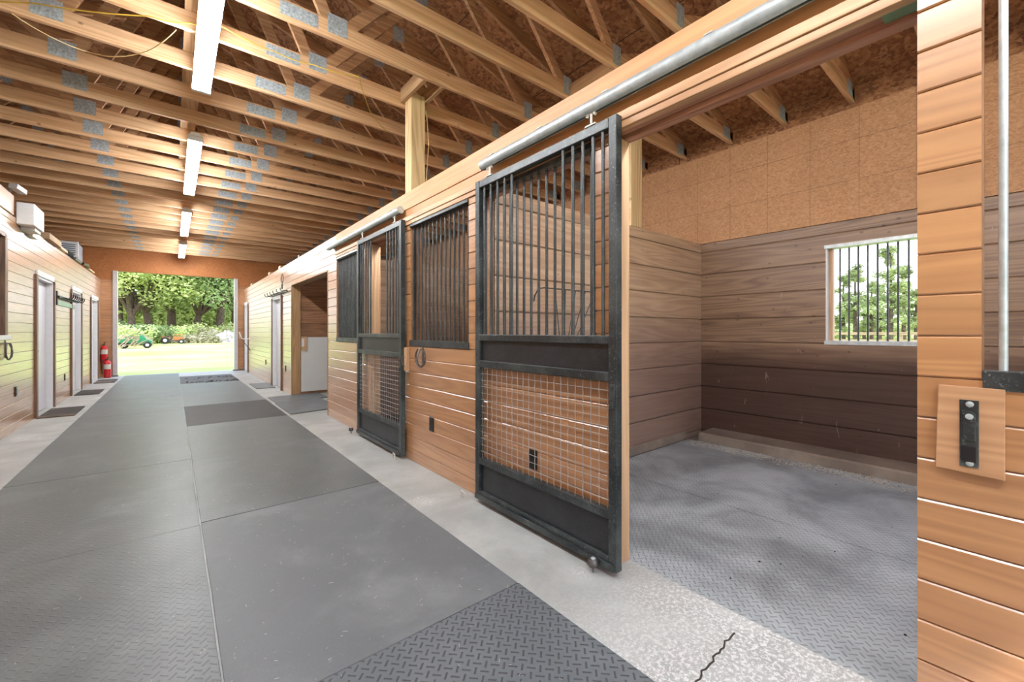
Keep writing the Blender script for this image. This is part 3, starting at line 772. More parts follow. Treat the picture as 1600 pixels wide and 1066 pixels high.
# outlets
def outlet(label, x, s, y, z, w=.075, hgt=.125):
    t = thing('outlet', label, 'outlet', (x, y, z), 'dark weatherproof outlets low on the walls')
    MB().box(x+s*.0005, x+s*.010, y-w/2, y+w/2, z-hgt/2, z+hgt/2).build('cover', M['dark_gasket'], t, bevel=.003)
    m = MB()
    for dz in (-.028, .028): m.box(x+s*.0101, x+s*.013, y-.017, y+.017, z+dz-.014, z+dz+.014)
    m.build('socket', M['black'], t, bevel=.002)
outlet('dark outlet on the orange wall below the horseshoe', XR, -1, 3.36, .425)
outlet('dark outlet seen through the mesh of the nearest sliding door', XR, -1, 2.0, .435)
outlet('dark outlet on the left wall right of the window', XL, 1, 8.08, .50)
outlet('dark outlet on the left wall between the first two white doors', XL, 1, 11.19, .42)
outlet('dark outlet on the right wall beside the wash bay', XR, -1, 9.62, .50)
outlet('dark outlet on the right wall beyond the farther white door', XR, -1, 12.0, .50)
# floor guides
def pin(label, y, x=1.72):
    o = MB().tube([(x-.015, y-.045, .0), (x-.015, y-.045, .045), (x-.01, y-.035, .055), (x+.0, y+.03, .055), (x, y+.042, .045), (x, y+.042, .0)], .005, 8).build('floor_staple', M['zinc'], None, True)
    tag(o, label, 'door guide', 'white bent floor staples beside the doors')
pin('white bent staple at the near bottom corner of the far sliding door', 3.93, 1.70)
pin('white bent staple at the foot of the wall left of the nearest door', 2.66, 1.70)
def roller(label, y, x=1.70):
    t = thing('floor_roller', label, 'door guide', (x, y, 0), 'round floor rollers guiding the doors')
    MB().lathe((x, y, 0), [(.006, 0), (.006, .03), (.022, .032), (.028, .042), (.028, .06), (.02, .07)], 16).build('wheel', M['iron'], t, True)
    MB().lathe((x, y, .0), [(.012, .0702), (.012, .076), (.006, .08)], 12).build('bolt', M['galv'], t, True)
roller('grey floor roller at the near corner of the slid back door', 1.42, 1.705)
roller('small floor roller at the far corner of the closed door', 5.25, 1.71)

# rack seen through the bars: wire hay rack on the partition
t = thing('hay_rack', 'thin black wire rack hanging on the partition inside the open stall', 'rack', (2.7, 2.55, 1.2))
m = MB(); m.tube([(2.36, 2.600, 1.52), (2.34, 2.57, 1.56), (2.36, 2.54, 1.62), (2.42, 2.54, 1.63), (3.10, 2.54, 1.63), (3.14, 2.60, 1.63)], .006, 6); m.build('top_rod', M['steel_bar'], t, True)
for i in range(5):
    x = 2.55+i*.13
    MB().tube([(x, 2.54, 1.625), (2.72+(x-2.8)*.35, 2.56, 1.15)], .0045, 6).build('rod', M['steel_bar'], t, True)
m = MB(); m.tube([(2.62, 2.56, 1.15), (2.84, 2.56, 1.15), (2.84, 2.605, 1.15)], .006, 6); m.build('bottom_rod', M['steel_bar'], t, True)

# bridle racks
t = thing('bridle_rack', 'long dark bridle rack with hooks beside the wash bay', 'rack', (XR-.03, 9.9, 2.1))
MB().box(XR-.05, XR-.0255, 9.3, 11.2, 2.07, 2.10).build('bar', M['black'], t)
for y in (9.35, 9.75, 10.15, 10.5, 10.85, 11.15):
    MB().tube([(XR-.05, y, 2.09), (XR-.12, y, 2.07), (XR-.15, y, 2.10), (XR-.15, y, 2.14)], .008, 6).build('hook', M['black'], t, True)
t = thing('halter', 'dark looped halter hanging above the bridle rack', 'halter', (XR-.05, 9.8, 2.2))
m = MB()
for cy, cz, rr in ((9.72, 2.36, .10), (9.72, 2.20, .055)):
    m.tube([(XR-.05, cy+rr*math.cos(a), cz+rr*math.sin(a)) for a in [2*math.pi*k/14 for k in range(14)]], .008, 6, True)
m.build('strap_loops', M['black'], t, True)
t = thing('bridle_rack', 'dark bridle rack with upright hooks between the first two white doors', 'rack', (XL+.03, 11.2, 1.85))
MB().box(XL+.001, XL+.022, 10.42, 10.50, 1.72, 1.96).build('end_bracket', M['black'], t)
MB().box(XL+.022, XL+.05, 10.42, 12.25, 1.84, 1.88).build('bar', M['black'], t)
for i in range(8):
    y = 10.7+i*.2
    MB().tube([(XL+.05, y, 1.86), (XL+.12, y, 1.84), (XL+.15, y, 1.88), (XL+.15, y, 1.93)], .009, 6).build('hook', M['black'], t, True)
MB().box(XL+.001, XL+.02, 10.5, 12.1, 1.72, 1.80).build('hook_board', M['greenboard'], t)
# wall bracket near the end on the right
t = thing('saddle_rack', 'folding wire saddle rack on the right wall near the end doorway', 'rack', (XR-.1, 14.4, 1.0))
m = MB(); m.tube([(XR-.002, 14.2, 1.05), (XR-.26, 14.25, 1.05), (XR-.30, 14.5, 1.25), (XR-.26, 14.75, 1.05), (XR-.002, 14.8, 1.05)], .012, 6); m.build('frame', M['white'], t, True)
MB().tube([(XR-.02, 14.5, .7), (XR-.15, 14.5, .9), (XR-.26, 14.5, 1.06)], .01, 6).build('stay', M['iron'], t, True)
# switch on wash bay panel
t = thing('switch_block', 'small wooden block with a pale switch on the wash bay wall', 'switch', (2.03, 9.08, 1.0))
MB().box(1.985, 2.09, 9.070, 9.0915, .88, 1.16).build('block', M['trimwood'], t, bevel=.003)
MB().box(1.992, 2.035, 9.060, 9.0698, .96, 1.12).build('switch_plate', M['white'], t, bevel=.003)

# fire extinguishers
def extinguisher(label, x, y, z, on_wall):
    t = thing('fire_extinguisher', label, 'fire extinguisher', (x, y, z), 'red fire extinguishers in the end corner')
    MB().lathe((x, y, z), [(.065, 0), (.075, .015), (.075, .38), (.068, .43), (.035, .47), (.025, .48)], 18).build('cylinder', M['red'], t, True)
    MB().lathe((x, y, z+.481), [(.022, 0), (.022, .03), (.03, .035), (.012, .05)], 12).build('valve', M['iron'], t, True)
    m = MB(); m.bar((x, y+.02, z+.535), (x+.03, y-.10, z+.575), .02, .008); m.bar((x, y+.02, z+.515), (x+.02, y-.09, z+.515), .018, .006); m.build('handle', M['black'], t)
    MB().tube([(x-.02, y-.01, z+.50), (x-.10, y-.01, z+.48), (x-.115, y-.01, z+.30), (x-.10, y-.01, z+.12)], .011, 8).build('hose', M['black'], t, True)
    m = MB()
    for k in range(9):
        a0 = math.radians(200+15*k); a1 = math.radians(200+15*(k+1)); rr = .0762
        m.add([(x+rr*math.cos(a0), y+rr*math.sin(a0), z+.24), (x+rr*math.cos(a1), y+rr*math.sin(a1), z+.24), (x+rr*math.cos(a1), y+rr*math.sin(a1), z+.37), (x+rr*math.cos(a0), y+rr*math.sin(a0), z+.37)], [(0, 1, 2, 3)])
    m.build('paper_label', M['label_paint'], t, True)
    if on_wall: MB().box(x-.03, x+.03, y+.0755, YE-.0005, z+.2, z+.3).build('wall_bracket', M['iron'], t)
extinguisher('red fire extinguisher hanging on the left end column', -1.47, 16.055, .40, True)
extinguisher('red fire extinguisher standing on the floor below the hanging one', -1.385, 15.80, 0.001, False)

# things on top of the left wall
t = thing('junction_box', 'square white electrical box on the top edge of the left wall', 'box', (XL+.05, 8.5, 2.68))
MB().box(XL+.001, XL+.16, 8.10, 8.62, 2.64, 2.92).build('housing', M['white'], t, bevel=.01)
MB().box(XL+.001, XL+.05, 8.64, 8.95, 2.58, 2.86).build('mounting_plate', M['alum'], t, bevel=.003)
MB().box(XL+.001, XL+.13, 8.30, 8.60, 2.60, 2.638).build('under_tray', M['alum'], t, bevel=.003)
o = MB().box(XL-.03, XL+.02, 6.2, 7.92, LT+.001, LT+.24).build('ledge_board', M['siding'], bevel=.004); tag(o, 'raised brown board on the left wall top above the window', 'board')
t = thing('floodlight', 'small grey floodlight on the raised board at the left edge', 'lamp', (XL+.04, 7.8, 2.95))
MB().bar((XL+.05, 7.72, 3.03), (XL+.10, 7.88, 3.0), .08, .06).build('head', M['alum'], t, bevel=.004)
MB().box(XL+.0, XL+.02, 7.75, 7.8, LT+.242, 3.0).build('bracket', M['iron'], t)
def clutter(nm, lb, cat_, y0, y1, h0, w, mat, x=XL-.10):
    o = MB().box(x, x+w, y0, y1, LT+.001, LT+h0).build(nm, mat, bevel=.006); return tag(o, lb, cat_)
clutter('cardboard_box', 'flat cardboard box on the left wall top behind the white box', 'box', 9.6, 10.5, .10, .16, M['cardboard'])
clutter('plank_offcut', 'pale plank offcut on the left wall top', 'plank', 10.6, 11.2, .05, .14, M['trimwood_y'])
t = thing('air_conditioner', 'blue grey window air conditioner sitting on the left wall top', 'air conditioner', (XL-.2, 12.3, LT))
MB().box(XL-.35, XL+.05, 12.0, 12.75, LT+.03, LT+.36).build('casing', M['bluegrey'], t, bevel=.01)
MB().box(XL-.33, XL+.08, 11.97, 11.999, LT+.04, LT+.35).build('front_grille', M['alum'], t, bevel=.004)
for i in range(6): MB().box(XL-.28, XL+.04, 11.962, 11.969, LT+.08+i*.04, LT+.10+i*.04).build('louvre', M['bluegrey'], t)
MB().box(XL-.34, XL+.04, 12.02, 12.7, LT+.001, LT+.029).build('base', M['iron'], t)
o = MB().tube([(XL-.02+.05*math.cos(a*2.1), 11.55+.22*math.cos(a), LT+.03+.012*(a/3)) for a in [k*.45 for k in range(28)]], .02, 7).build('coiled_hose', M['black'], None, True)
tag(o, 'dark coiled hose beside the air conditioner on the wall top', 'hose')
o = MB().tube([(XL+.03, 12.9, LT+.03), (XL+.06, 13.3, LT+.05), (XL+.02, 13.7, LT+.035)], .03, 8).build('rolled_tarp', M['black'], None, True); tag(o, 'dark rolled tarp past the air conditioner on the wall top', 'tarp')
clutter('plank_stack', 'pale plank lying on the wall top beyond the air conditioner', 'plank', 13.85, 14.6, .04, .14, M['trimwood_y'])
# bits on the right wall top
for i, (y, lb) in enumerate(((14.6, 'small pale block on the far end of the right wall top'), (11.6, 'small pale block on the right wall top over the white door'), (10.3, 'small pale block on the right wall top nearest the wash bay'))):
    o = MB().box(XR+.02, XR+.12, y, y+.22, 2.645, 2.72).build('wood_block', M['trimwood_y'], bevel=.01); tag(o, lb, 'block', 'blocks on the right wall top')

# ================================================================== MATS
def mat_(nm, x0, x1, y0, y1, m, label, z=0.0, th=.008, cat_='mat', group='rubber aisle mats', skew=0.0):
    mb = MB(); g_ = .002
    ring = []
    nx = 8
    def edge(a, b):
        out = []
        for i in range(nx):
            q = i/nx; out.append((a[0]+(b[0]-a[0])*q, a[1]+(b[1]-a[1])*q))
        return out
    cs = [(x0+g_, y0+g_), (x1-g_, y0+g_+skew), (x1-g_, y1-g_+skew), (x0+g_, y1-g_)]
    for i in range(4): ring += edge(cs[i], cs[(i+1) % 4])
    ring = [(p[0]+random.uniform(-.0018, .0012), p[1]+random.uniform(-.0018, .0018)) for p in ring]
    mb.prism(ring, 'Z', z+.0002, z+th)
    o = mb.build(nm, m, bevel=.002); tag(o, label, cat_, group); return o
rowsR = [(-2.06, -.24, 'mat_coarse', 'coarse cross tread rubber mat at the very bottom of the aisle'), (-.24, 1.59, 'mat_coarse', 'rubber mat with coarse cross tread, nearest on the right'),
         (1.59, 3.40, 'mat_smooth', 'smooth speckled grey rubber mat, second nearest on the right'), (3.40, 5.24, 'mat', 'grey rubber mat, third from the bottom in the right row'),
         (5.24, 6.96, 'mat', 'grey rubber mat just before the dark mat in the right row'), (6.96, 8.83, 'mat_dark', 'noticeably darker brownish rubber mat in the right row'),
         (8.83, 10.7, 'mat', 'pale rubber mat just beyond the dark mat in the right row'), (10.7, 12.7, 'mat', 'pale rubber mat before the farthest dark strip'),
         (12.7, 14.8, 'mat_dark', 'farthest dark rubber mat near the end doorway')]
for y0, y1, m, lb in rowsR: mat_('rubber_mat', .142, 1.338, y0, y1, M[m], lb, th=.008+random.uniform(0, .002))
rowsL = [(-2.1, -.3, 'bottom left'), (-.3, 1.54, 'first'), (1.54, 3.36, 'second'), (3.36, 5.16, 'third'), (5.16, 6.98, 'fourth'), (6.98, 8.55, 'fifth'), (8.55, 10.4, 'sixth'), (10.4, 12.3, 'seventh'), (12.3, 14.5, 'eighth'), (14.5, 16.1, 'ninth and farthest')]
for y0, y1, nm in rowsL:
    mat_('rubber_mat', -1.06, .138, y0, y1, M['mat'], 'grey rubber mat in the left row, %s counted from the camera' % nm, th=.008+random.uniform(0, .002))
mat_('stall_mat', XRB-.09, 3.24, .21, 2.58, M['mat_stall'], 'dusty rubber mat on the stall floor along the threshold', ZF-.011, .011, group='stall floor mats')
mat_('stall_mat', 3.245, XB-.38, .21, 2.58, M['mat_stall'], 'dusty rubber mat on the stall floor along the back curb', ZF-.011, .011, group='stall floor mats')
mat_('stall_mat', XRB-.09, XB-.01, 2.75, 6.28, M['mat_dark'], 'dark rubber mat on the floor of the second stall', ZF-.011, .011, group='stall floor mats')
mat_('stall_mat', XRB+.01, XB-.01, -2.2, .08, M['mat_dark'], 'dark rubber mat on the floor of the stall at the right edge', ZF-.011, .011, group='stall floor mats')
for (a, b, c_, d, lb) in ((-1.53, -1.14, 8.98, 9.95, 'brown bristle door mat at the nearest white door'), (-1.51, -1.15, 11.76, 12.62, 'brown bristle door mat at the middle white door'), (-1.49, -1.12, 14.2, 15.1, 'brown bristle door mat at the farthest white door')):
    mat_('door_mat', a, b, c_, d, M['doormat'], lb, th=.016, group='door mats along the left wall')
mat_('door_mat', 1.42, 1.79, 10.6, 11.75, M['mat_smooth'], 'thin pale grey door mat at the white door on the right', th=.014, group='door mat on the right')
# ramp mats into the wash bay
for (lb, a, b, c_, d) in (('flat grey rubber mat at the far half of the wash bay entrance', 1.40, 2.30, 8.25, 9.05), ('flat grey rubber mat at the near half of the wash bay entrance, edge lifted', 1.38, 2.15, 7.0, 8.23)):
    mat_('entrance_mat', a, b, c_, d, M['mat_smooth'], lb, th=.018, skew=.12, group='mats at the wash bay entrance')

# concrete crack and litter
o = MB(); 
pts = [(1.342+.48*i/24, .735+.004*math.sin(i*2.3)+.004*math.sin(i*5.1)+.028*i/24) for i in range(25)]
for a, b in zip(pts[:-1], pts[1:]): o.bar((a[0], a[1], .0006), (b[0], b[1], .0006), .007, .001)
ck = o.build('floor_crack', M['crumb'], kind='structure')
st = MB()
for _ in range(420):
    x = random.uniform(-1.0, 1.75); y = random.uniform(.9, 6.5)**1.0; a = random.uniform(0, math.pi); l = random.uniform(.004, .022)
    z = .0115 if x < 1.338 else .0012
    st.bar((x, y, z), (x+l*math.cos(a), y+l*math.sin(a), z+.0008), random.uniform(.0007, .0016), .0006)
so = st.build('straw_litter', M['straw'], kind='stuff'); tag(so, 'scattered straw bits on the near aisle mats', 'straw')
st = MB()
for _ in range(700):
    x = random.gauss(4.78, .07); y = random.uniform(.25, 2.5)
    if x > XB-.375: continue
    a = random.uniform(0, math.pi); l = random.uniform(.005, .022)
    st.bar((x, y, ZF+.002), (x+l*math.cos(a), y+l*math.sin(a), ZF+.004), random.uniform(.003, .008), .003)
so = st.build('bedding_crumbs', M['straw'], kind='stuff'); tag(so, 'pale bedding crumbs along the curb on the stall floor', 'bedding')
st = MB()
for _ in range(70):
    x = random.choice([random.gauss(4.80, .05), random.uniform(2, 4.8)]); y = random.uniform(.25, 2.5)
    if x > XB-.375: continue
    q = random.uniform(.003, .008); st.lathe((x, y, ZF+.0002), [(q, 0), (q*.6, q*.7)], 5)
for _ in range(60):
    x = random.uniform(.2, 1.3); y = random.choice([13, 12.85, 14.0])+random.gauss(0, .08); st.box(x, x+.03, y, y+.03, .011, .02)
so = st.build('dirt_crumbs', M['crumb'], kind='stuff'); tag(so, 'dark dirt crumbs on the stall floor and far mat', 'dirt')

# ================================================================== OUTSIDE
def ground_z(x, y):
    z = -.10
    if y > 62: z += (y-62)*.045
    return z
gm = MB(); nxg, nyg = 30, 40
X0, X1, Yg0, Yg1 = -70, 110, -60, 130
vs = [(X0+(X1-X0)*i/nxg, Yg0+(Yg1-Yg0)*j/nyg, 0) for j in range(nyg+1) for i in range(nxg+1)]
vs = [(x, y, ground_z(x, y)) for x, y, _ in vs]
gm.add(vs, [(j*(nxg+1)+i, j*(nxg+1)+i+1, (j+1)*(nxg+1)+i+1, (j+1)*(nxg+1)+i) for j in range(nyg) for i in range(nxg)])
# keep the barn footprint free: lower it
gm.v = [(x, y, z if not (-5 < x < 5.4 and -2 < y < 16) else -.35) for x, y, z in gm.v]
gr = gm.build('ground', M['grass'], kind='structure')

def leaves(mb, blobs, count, size, rng):
    tot = sum(b[3]**2 for b in blobs)
    for (x, y, z, r) in blobs:
        n = int(count*r*r/tot)
        for _ in range(n):
            d = Vector((rng.gauss(0, 1), rng.gauss(0, 1), rng.gauss(0, 1))).normalized()
            q = r*(rng.random()**.33)
            p = Vector((x, y, z))+Vector((d.x*q, d.y*q, d.z*q*.8))
            u = Vector((rng.gauss(0, 1), rng.gauss(0, 1), rng.gauss(0, .6))).normalized(); w = u.cross(d+Vector((0, 0, .3))).normalized()
            s = size*rng.uniform(.6, 1.4)
            n0 = len(mb.v)
            mb.v += [tuple(p-u*s), tuple(p+w*s*.55), tuple(p+u*s), tuple(p-w*s*.55)]; mb.f.append((n0, n0+1, n0+2, n0+3)); mb.mi.append(0)
def oak(x, y, h, label, group, mat, count=3500, seed=1, size=.30, lean=0, trunk_r=.35, low=.35, spread=1.0, name='oak_tree', cat_='tree'):
    rng = random.Random(seed); z0 = ground_z(x, y)-.1
    t = thing(name, label, cat_, (x, y, z0), group)
    tm = MB(); fork = h*rng.uniform(.18, .26)
    base = Vector((x, y, z0)); fk = base+Vector((lean*.4, 0, fork))
    tm.tube([base, base.lerp(fk, .5)+Vector((rng.uniform(-.1, .1), 0, 0)), fk], [trunk_r*1.3, trunk_r, trunk_r*.9], 10)
    blobs = []
    nb = 7
    for i in range(nb):
        a = 2*math.pi*i/nb+rng.uniform(-.4, .4); sp_ = h*.36*spread*rng.uniform(.6, 1.1)
        e = fk+Vector((math.cos(a)*sp_+lean, math.sin(a)*sp_*.8, h*rng.uniform(.30, .62)))
        mid = fk.lerp(e, .45)+Vector((0, 0, h*.02)) + Vector((rng.uniform(-.5, .5), rng.uniform(-.5, .5), 0))
        tm.tube([fk, mid, e], [trunk_r*.62, trunk_r*.38, trunk_r*.12], 7)
        for j in range(2):
            e2 = mid+Vector((rng.uniform(-1, 1)*h*.16, rng.uniform(-1, 1)*h*.16, h*rng.uniform(.08, .25)))
            tm.tube([mid, e2], [trunk_r*.25, trunk_r*.07], 6); blobs.append((e2.x, e2.y, e2.z, h*.13))
        blobs.append((e.x, e.y, e.z, h*rng.uniform(.14, .2)))
        blobs.append((e.x, e.y, max(e.z-h*.2, z0+h*low), h*.12))
    blobs.append((x+lean, y, z0+h*.85, h*.24))
    tm.build('trunk', M['bark'], t, True)
    lm = MB(); leaves(lm, blobs, count, size, rng)
    me = bpy.data.meshes.new('foliage'); me.from_pydata(lm.v, [], lm.f); me.materials.append(mat)
    o = bpy.data.objects.new('foliage', me); C.objects.link(o); o.parent = t; o.location = -Vector(t.location)
    return t
def bush(x, y, w, h, label, group, mat, count=900, seed=1, size=.16, name='shrub', cat_='shrub'):
    rng = random.Random(seed); z0 = ground_z(x, y)-.05
    t = thing(name, label, cat_, (x, y, z0), group)
    sm = MB()
    for i in range(6):
        sm.tube([(x+rng.uniform(-.1, .1), y, z0), (x+rng.uniform(-1, 1)*w*.4, y+rng.uniform(-.4, .4)*w, z0+h*.7)], [.03, .01], 5)
    sm.build('stem', M['bark'], t, True)
    blobs = [(x+rng.uniform(-.5, .5)*w, y+rng.uniform(-.4, .4)*w*.7, z0+h*rng.uniform(.25, .65), max(w, h)*rng.uniform(.2, .34)) for _ in range(7)]
    lm = MB(); leaves(lm, blobs, count, size, rng); lm.v = [(a, b, max(c, z0)) for a, b, c in lm.v]
    me = bpy.data.meshes.new('foliage'); me.from_pydata(lm.v, [], lm.f); me.materials.append(mat)
    o = bpy.data.objects.new('foliage', me); C.objects.link(o); o.parent = t; o.location = -Vector(t.location)
# the line of sight through the doorway: x = y*tan
def on(px, y):      # x at distance y seen at image column px
    u = (px-800)/F_PX; s_, c_ = math.sin(YAW), math.cos(YAW)
    return y*(s_+c_*u)/(c_-s_*u)
oaks = [
 (268, 74, 17, 'M', 'spreading oak with forked trunk in the middle of the doorway view', 'leaf_oak', .55, 11, 0, 1.0),
 (238, 70, 16, 'M', 'oak with pale leaning trunk left of the forked oak', 'leaf_oak', .42, 12, -1.5, .9),
 (300, 72, 16, 'M', 'oak with trunk leaning left, right of the forked oak', 'leaf_dark', .42, 13, 1.8, 1.0),
 (205, 68, 17, 'M', 'dense leafy oak at the left edge of the doorway view', 'leaf_light', .4, 14, 0, 1.0),
 (345, 71, 17, 'M', 'dark leaved oak with thick trunk at the right of the doorway view', 'leaf_dark', .5, 15, 0, 1.0),
 (366, 78, 17, 'M', 'oak at the right edge behind the rubble', 'leaf_oak', .4, 16, 0, 1.0),
 (186, 80, 19, 'M', 'tall oak behind the trailer', 'leaf_dark', .4, 17, 0, 1.0),
]
for px, y, h, _, lb, m, tr, sdn, ln, spd in oaks:
    oak(on(px, y), y, h, lb, 'oaks beyond the field', M[m], 9000, sdn, .20, ln, tr, .34, spd)
for i, px in enumerate((150, 200, 235, 262, 290, 318, 350, 385, 420)):
    y = 92+(i % 3)*4
    oak(on(px, y), y, 21, 'tall background tree closing the woods, %s from the left' % ORD[i], 'background trees closing the woods', M[('leaf_oak', 'leaf_dark', 'leaf_light')[i % 3]], 4200, 30+i, .42, 0, .35, .12, 1.1, 'background_tree')
for i, px in enumerate((180, 203, 224, 247, 268, 290, 314, 337, 360, 382)):
    bush(on(px, 84+(i % 2)*3), 84+(i % 2)*3, 9, 6.5, 'tall thicket under the woods, %s from the left' % ORD[i], 'thicket under the woods', M[('leaf_light', 'leaf_oak', 'leaf_light', 'leaf_dark')[i % 4]], 2600, 200+i, .28, 'thicket')
bl = [(195, 60, 4.5, 2.4, 'leaf_light', 'pale green shrub behind the trailer'), (214, 62, 4, 3.0, 'leaf_dark', 'dark shrub rising behind the green trailer'), (232, 61, 3.8, 2.6, 'leaf_dark', 'dark green shrub left of the tractor'),
      (248, 63, 3.5, 2.2, 'leaf_light', 'yellow green shrub just left of the tractor'), (268, 66, 4.5, 2.4, 'leaf_light', 'bright shrub behind the tractor'), (290, 67, 4.0, 2.6, 'leaf_oak', 'green shrub right of the tractor'),
      (312, 67, 4.0, 2.4, 'leaf_light', 'pale shrub below the leaning oak'), (332, 66, 3.5, 2.0, 'leaf_dry', 'yellowish dry shrub left of the rubble pile'), (358, 69, 4, 2.4, 'leaf_oak', 'green shrub behind the rubble pile'), (374, 67, 3.5, 2.0, 'leaf_oak', 'green shrub at the right jamb of the doorway'),
      (282, 62, 2.6, .9, 'leaf_dry', 'low dry weeds right of the tractor'), (303, 61.5, 3.2, .9, 'leaf_dry', 'low dry weeds in the middle of the field edge'), (322, 61.5, 3.0, .9, 'leaf_dry', 'low dry weeds left of the pale rubble'), (182, 58, 4, 2.0, 'leaf_light', 'pale shrub at the left jamb of the doorway'), (203, 55, 2.2, 1.3, 'leaf_dry', 'dry brush piled between trailer and shrubs')]
for i, (px, y, w_, h_, m, lb) in enumerate(bl):
    bush(on(px, y), y, w_, h_, lb, 'shrubs along the field edge', M[m], 1300, 60+i, .15)
# rubble piles
def rubble(px, y, w_, h_, lb, seed):
    rng = random.Random(seed); x = on(px, y); mb = MB()
    n = 14; m_ = 9; vs = []
    for j in range(m_+1):
        for i in range(n):
            a = 2*math.pi*i/n; rr = (1-j/m_)*w_*rng.uniform(.8, 1.1)/2; z = h_*(1-(1-j/m_)**1.6)*rng.uniform(.85, 1.1)
            vs.append((x+rr*math.cos(a), y+rr*math.sin(a)*.7, ground_z(x, y)+z-.05*(j == 0)))
    fs = [(j*n+i, j*n+(i+1) % n, (j+1)*n+(i+1) % n, (j+1)*n+i) for j in range(m_) for i in range(n)]
    mb.add(vs, fs)
    for _ in range(26):
        a = rng.uniform(0, 6.28); rr = rng.uniform(.1, .5)*w_; zz = ground_z(x, y)+h_*max(0, 1-(2*rr/w_))*.9
        c = Vector((x+rr*math.cos(a), y+rr*math.sin(a)*.6, zz)); d = Vector((rng.gauss(0, 1), rng.gauss(0, 1), rng.gauss(0, .4))).normalized()*rng.uniform(.1, .25)
        mb.bar(c-d, c+d, rng.uniform(.1, .3), rng.uniform(.08, .2))
    tag(mb.build('rubble_pile', M['rubble']), lb, 'rubble', 'pale rubble piles by the woods')
rubble(355, 62, 4.2, 1.5, 'large pale rubble pile at the right of the field', 5)
rubble(332, 66, 2.2, 1.6, 'smaller pale rubble pile left of the large one', 6)
# green trailer / cart with loaded branches
def wheel(t, x, y, z, r, wdt, nm='wheel'):
    w = MB().tube([(x, y-wdt/2, z), (x, y-wdt*.35, z), (x, y+wdt*.35, z), (x, y+wdt/2, z)], [r*.8, r, r, r*.8], 18).build(nm, M['tire'], t, True)
    h = MB(); h.cyl((x, y-wdt/2-.02, z), (x, y-wdt/2+.001, z), r*.45, 12); h.build('hub', M['alum'], w, True)
ty = 46.0; tx = on(203, ty); tz = ground_z(0, ty)
t = thing('farm_cart', 'green farm cart with wheels parked at the left of the field', 'cart', (tx, ty, tz)); t.scale = (.8, .85, .8)
MB().prism([(tx-2.6, tz+.55), (tx+.1, tz+.55), (tx+.2, tz+.95), (tx-2.6, tz+.95)], 'Y', ty-.6, ty+.6).build('bed', M['greenpaint'], t, bevel=.03)
m = MB(); m.prism([(tx+.55, tz+.40), (tx+1.65, tz+.40), (tx+1.70, tz+.75), (tx+1.25, tz+.95), (tx+.95, tz+1.35), (tx+.75, tz+1.35), (tx+.70, tz+.8), (tx+.55, tz+.75)], 'Y', ty-.45, ty+.45); m.build('engine_body', M['greenpaint'], t, bevel=.04)
MB().box(tx-2.5, tx+.9, ty-.35, ty+.35, tz+.35, tz+.54).build('chassis', M['iron'], t)
for x, r in ((tx+1.35, .34), (tx-.4, .3), (tx-2.1, .3)):
    for s in (-1, 1): wheel(t, x, ty+s*.55, tz+r, r, .2)
m = MB()
rng = random.Random(3)
for i in range(10):
    a = Vector((tx+rng.uniform(-.9, .3), ty-.75, tz+rng.uniform(.02, .2))); b = a+Vector((rng.uniform(.2, 1.4), rng.uniform(-.1, .3), rng.uniform(.1, 1.2))); m.tube([a, a.lerp(b, .5)+Vector((0, 0, .08)), b], [.035, .03, .015], 6)
tag(m.build('cut_branches', M['fence'], None, True), 'heap of bare cut branches leaning on the green cart', 'branches')
# orange tractor
ty = 60.0; tx = on(270, ty); tz = ground_z(0, ty)
t = thing('garden_tractor', 'small faded orange tractor parked in front of the shrubs', 'tractor', (tx, ty, tz)); t.scale = (.78, .78, .8)
m = MB(); m.prism([(tx+.0, tz+.55), (tx+1.1, tz+.50), (tx+1.15, tz+.95), (tx+.05, tz+1.05)], 'Y', ty-.3, ty+.3); m.build('hood', M['orange'], t, bevel=.04)
m = MB(); m.prism([(tx-1.25, tz+.55), (tx-.4, tz+.55), (tx-.45, tz+.95), (tx-1.2, tz+1.05)], 'Y', ty-.45, ty+.45); m.build('fender', M['orange'], t, bevel=.04)
m = MB(); m.box(tx-.85, tx-.4, ty-.22, ty+.22, tz+1.05, tz+1.15).box(tx-.88, tx-.78, ty-.22, ty+.22, tz+1.15, tz+1.5); m.build('seat', M['black'], t, bevel=.03)
m = MB(); m.cyl((tx-.05, ty, tz+1.0), (tx-.25, ty, tz+1.35), .025, 8); m.tube([(tx-.25+.10*math.cos(a), ty+.18*math.sin(a), tz+1.35+.08*math.cos(a)) for a in [2*math.pi*k/14 for k in range(14)]], .02, 6, True); m.build('steering_wheel', M['black'], t, True)
MB().box(tx-1.0, tx+1.0, ty-.2, ty+.2, tz+.35, tz+.54).build('chassis', M['iron'], t)
MB().box(tx+.1, tx+1.25, ty-.35, ty+.35, tz+1.25, tz+1.31).build('canopy_bar', M['orange'], t)
for x in (tx+.2, tx+1.15): MB().cyl((x, ty, tz+.9), (x, ty, tz+1.25), .03, 6).build('canopy_post', M['iron'], t)
for s in (-1, 1): wheel(t, tx-.85, ty+s*.5, tz+.5, .5, .28); wheel(t, tx+.95, ty+s*.42, tz+.33, .33, .2)

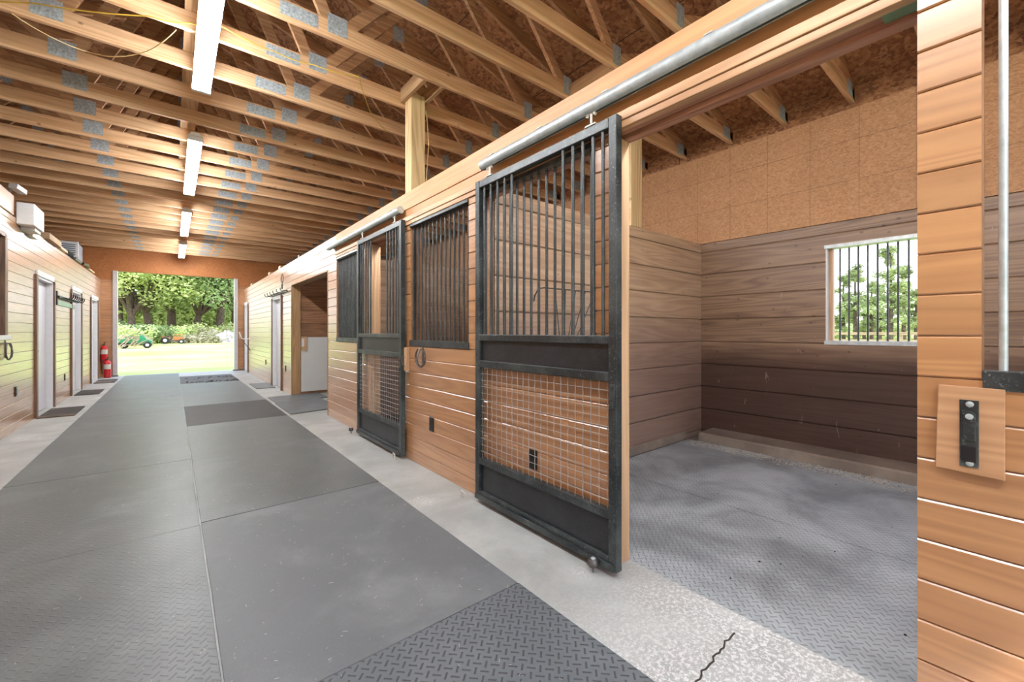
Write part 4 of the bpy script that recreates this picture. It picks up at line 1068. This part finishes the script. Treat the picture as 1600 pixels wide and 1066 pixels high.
# pines and paddock beyond the barred window
def pine(x, y, h, lb, seed):
    rng = random.Random(seed); z0 = -.15
    t = thing('pine_tree', lb, 'tree', (x, y, z0), 'pines outside the barred window')
    tm = MB(); tm.tube([(x, y, z0), (x+rng.uniform(-.1, .1), y, z0+h*.5), (x, y, z0+h*.95)], [.16, .11, .03], 8)
    blobs = []
    for i in range(26):
        f_ = rng.uniform(.22, .97); a = rng.uniform(0, 6.28); l = h*.20*(1.08-f_)**.7*rng.uniform(.5, 1.1)
        p = Vector((x, y, z0+h*f_)); e = p+Vector((math.cos(a)*l, math.sin(a)*l, l*.35)); tm.tube([p, e], [.035, .01], 5)
        blobs.append((e.x, e.y, e.z, h*.055)); blobs.append(((p.x+e.x)/2, (p.y+e.y)/2, (p.z+e.z)/2+.1, h*.045))
    tm.build('trunk', M['bark'], t, True)
    lm = MB(); leaves(lm, blobs, 3200, .10, rng)
    me = bpy.data.meshes.new('foliage'); me.from_pydata(lm.v, [], lm.f); me.materials.append(M['leaf_pine'])
    o = bpy.data.objects.new('foliage', me); C.objects.link(o); o.parent = t; o.location = -Vector(t.location)
def onx(px, X):
    u = (px-800)/F_PX; s_, c_ = math.sin(YAW), math.cos(YAW)
    return X*(c_-s_*u)/(s_+c_*u)
for i, (px, X, h, lb) in enumerate(((1318, 44, 7.0, 'shorter pine at the left bars of the window'), (1336, 42, 7.6, 'slender pine behind the second and third window bars'), (1362, 46, 6.4, 'low bushy pine in the gap between the taller pines'),
        (1392, 40, 8.8, 'tallest pine in the middle of the barred window'), (1412, 43, 7.2, 'pine with drooping limbs right of the tallest'), (1432, 41, 5.2, 'low pine at the right edge of the window'), (1350, 52, 6.0, 'pine standing behind the others in the window view'), (1375, 50, 6.5, 'hazy pine behind the gap in the window view'))):
    pine(X, onx(px, X), h*.88, lb, 80+i)
t = thing('paddock_fence', 'low wooden paddock fence seen through the barred window', 'fence', (24, 6, -.1))
for i in range(9): MB().box(23.95, 24.07, i*2.4-4, i*2.4-3.88, -.12, 1.25).build('post', M['fence'], t)
for z in (.45, .8, 1.12): MB().box(23.92, 23.95, -4.2, 16, z, z+.12).build('rail', M['fence'], t)
for i, (px, y, h) in enumerate(((1322, 60, 3.0), (1345, 62, 3.0), (1370, 61, 2.8), (1398, 60, 3.0), (1422, 62, 2.9))):
    bush(60+i, onx(px, 60+i), 7, 2.6, 'low green brush under the pines, %s from the left' % ORD[i], 'brush under the pines', M['leaf_oak'], 1200, 100+i, .2, 'brush')
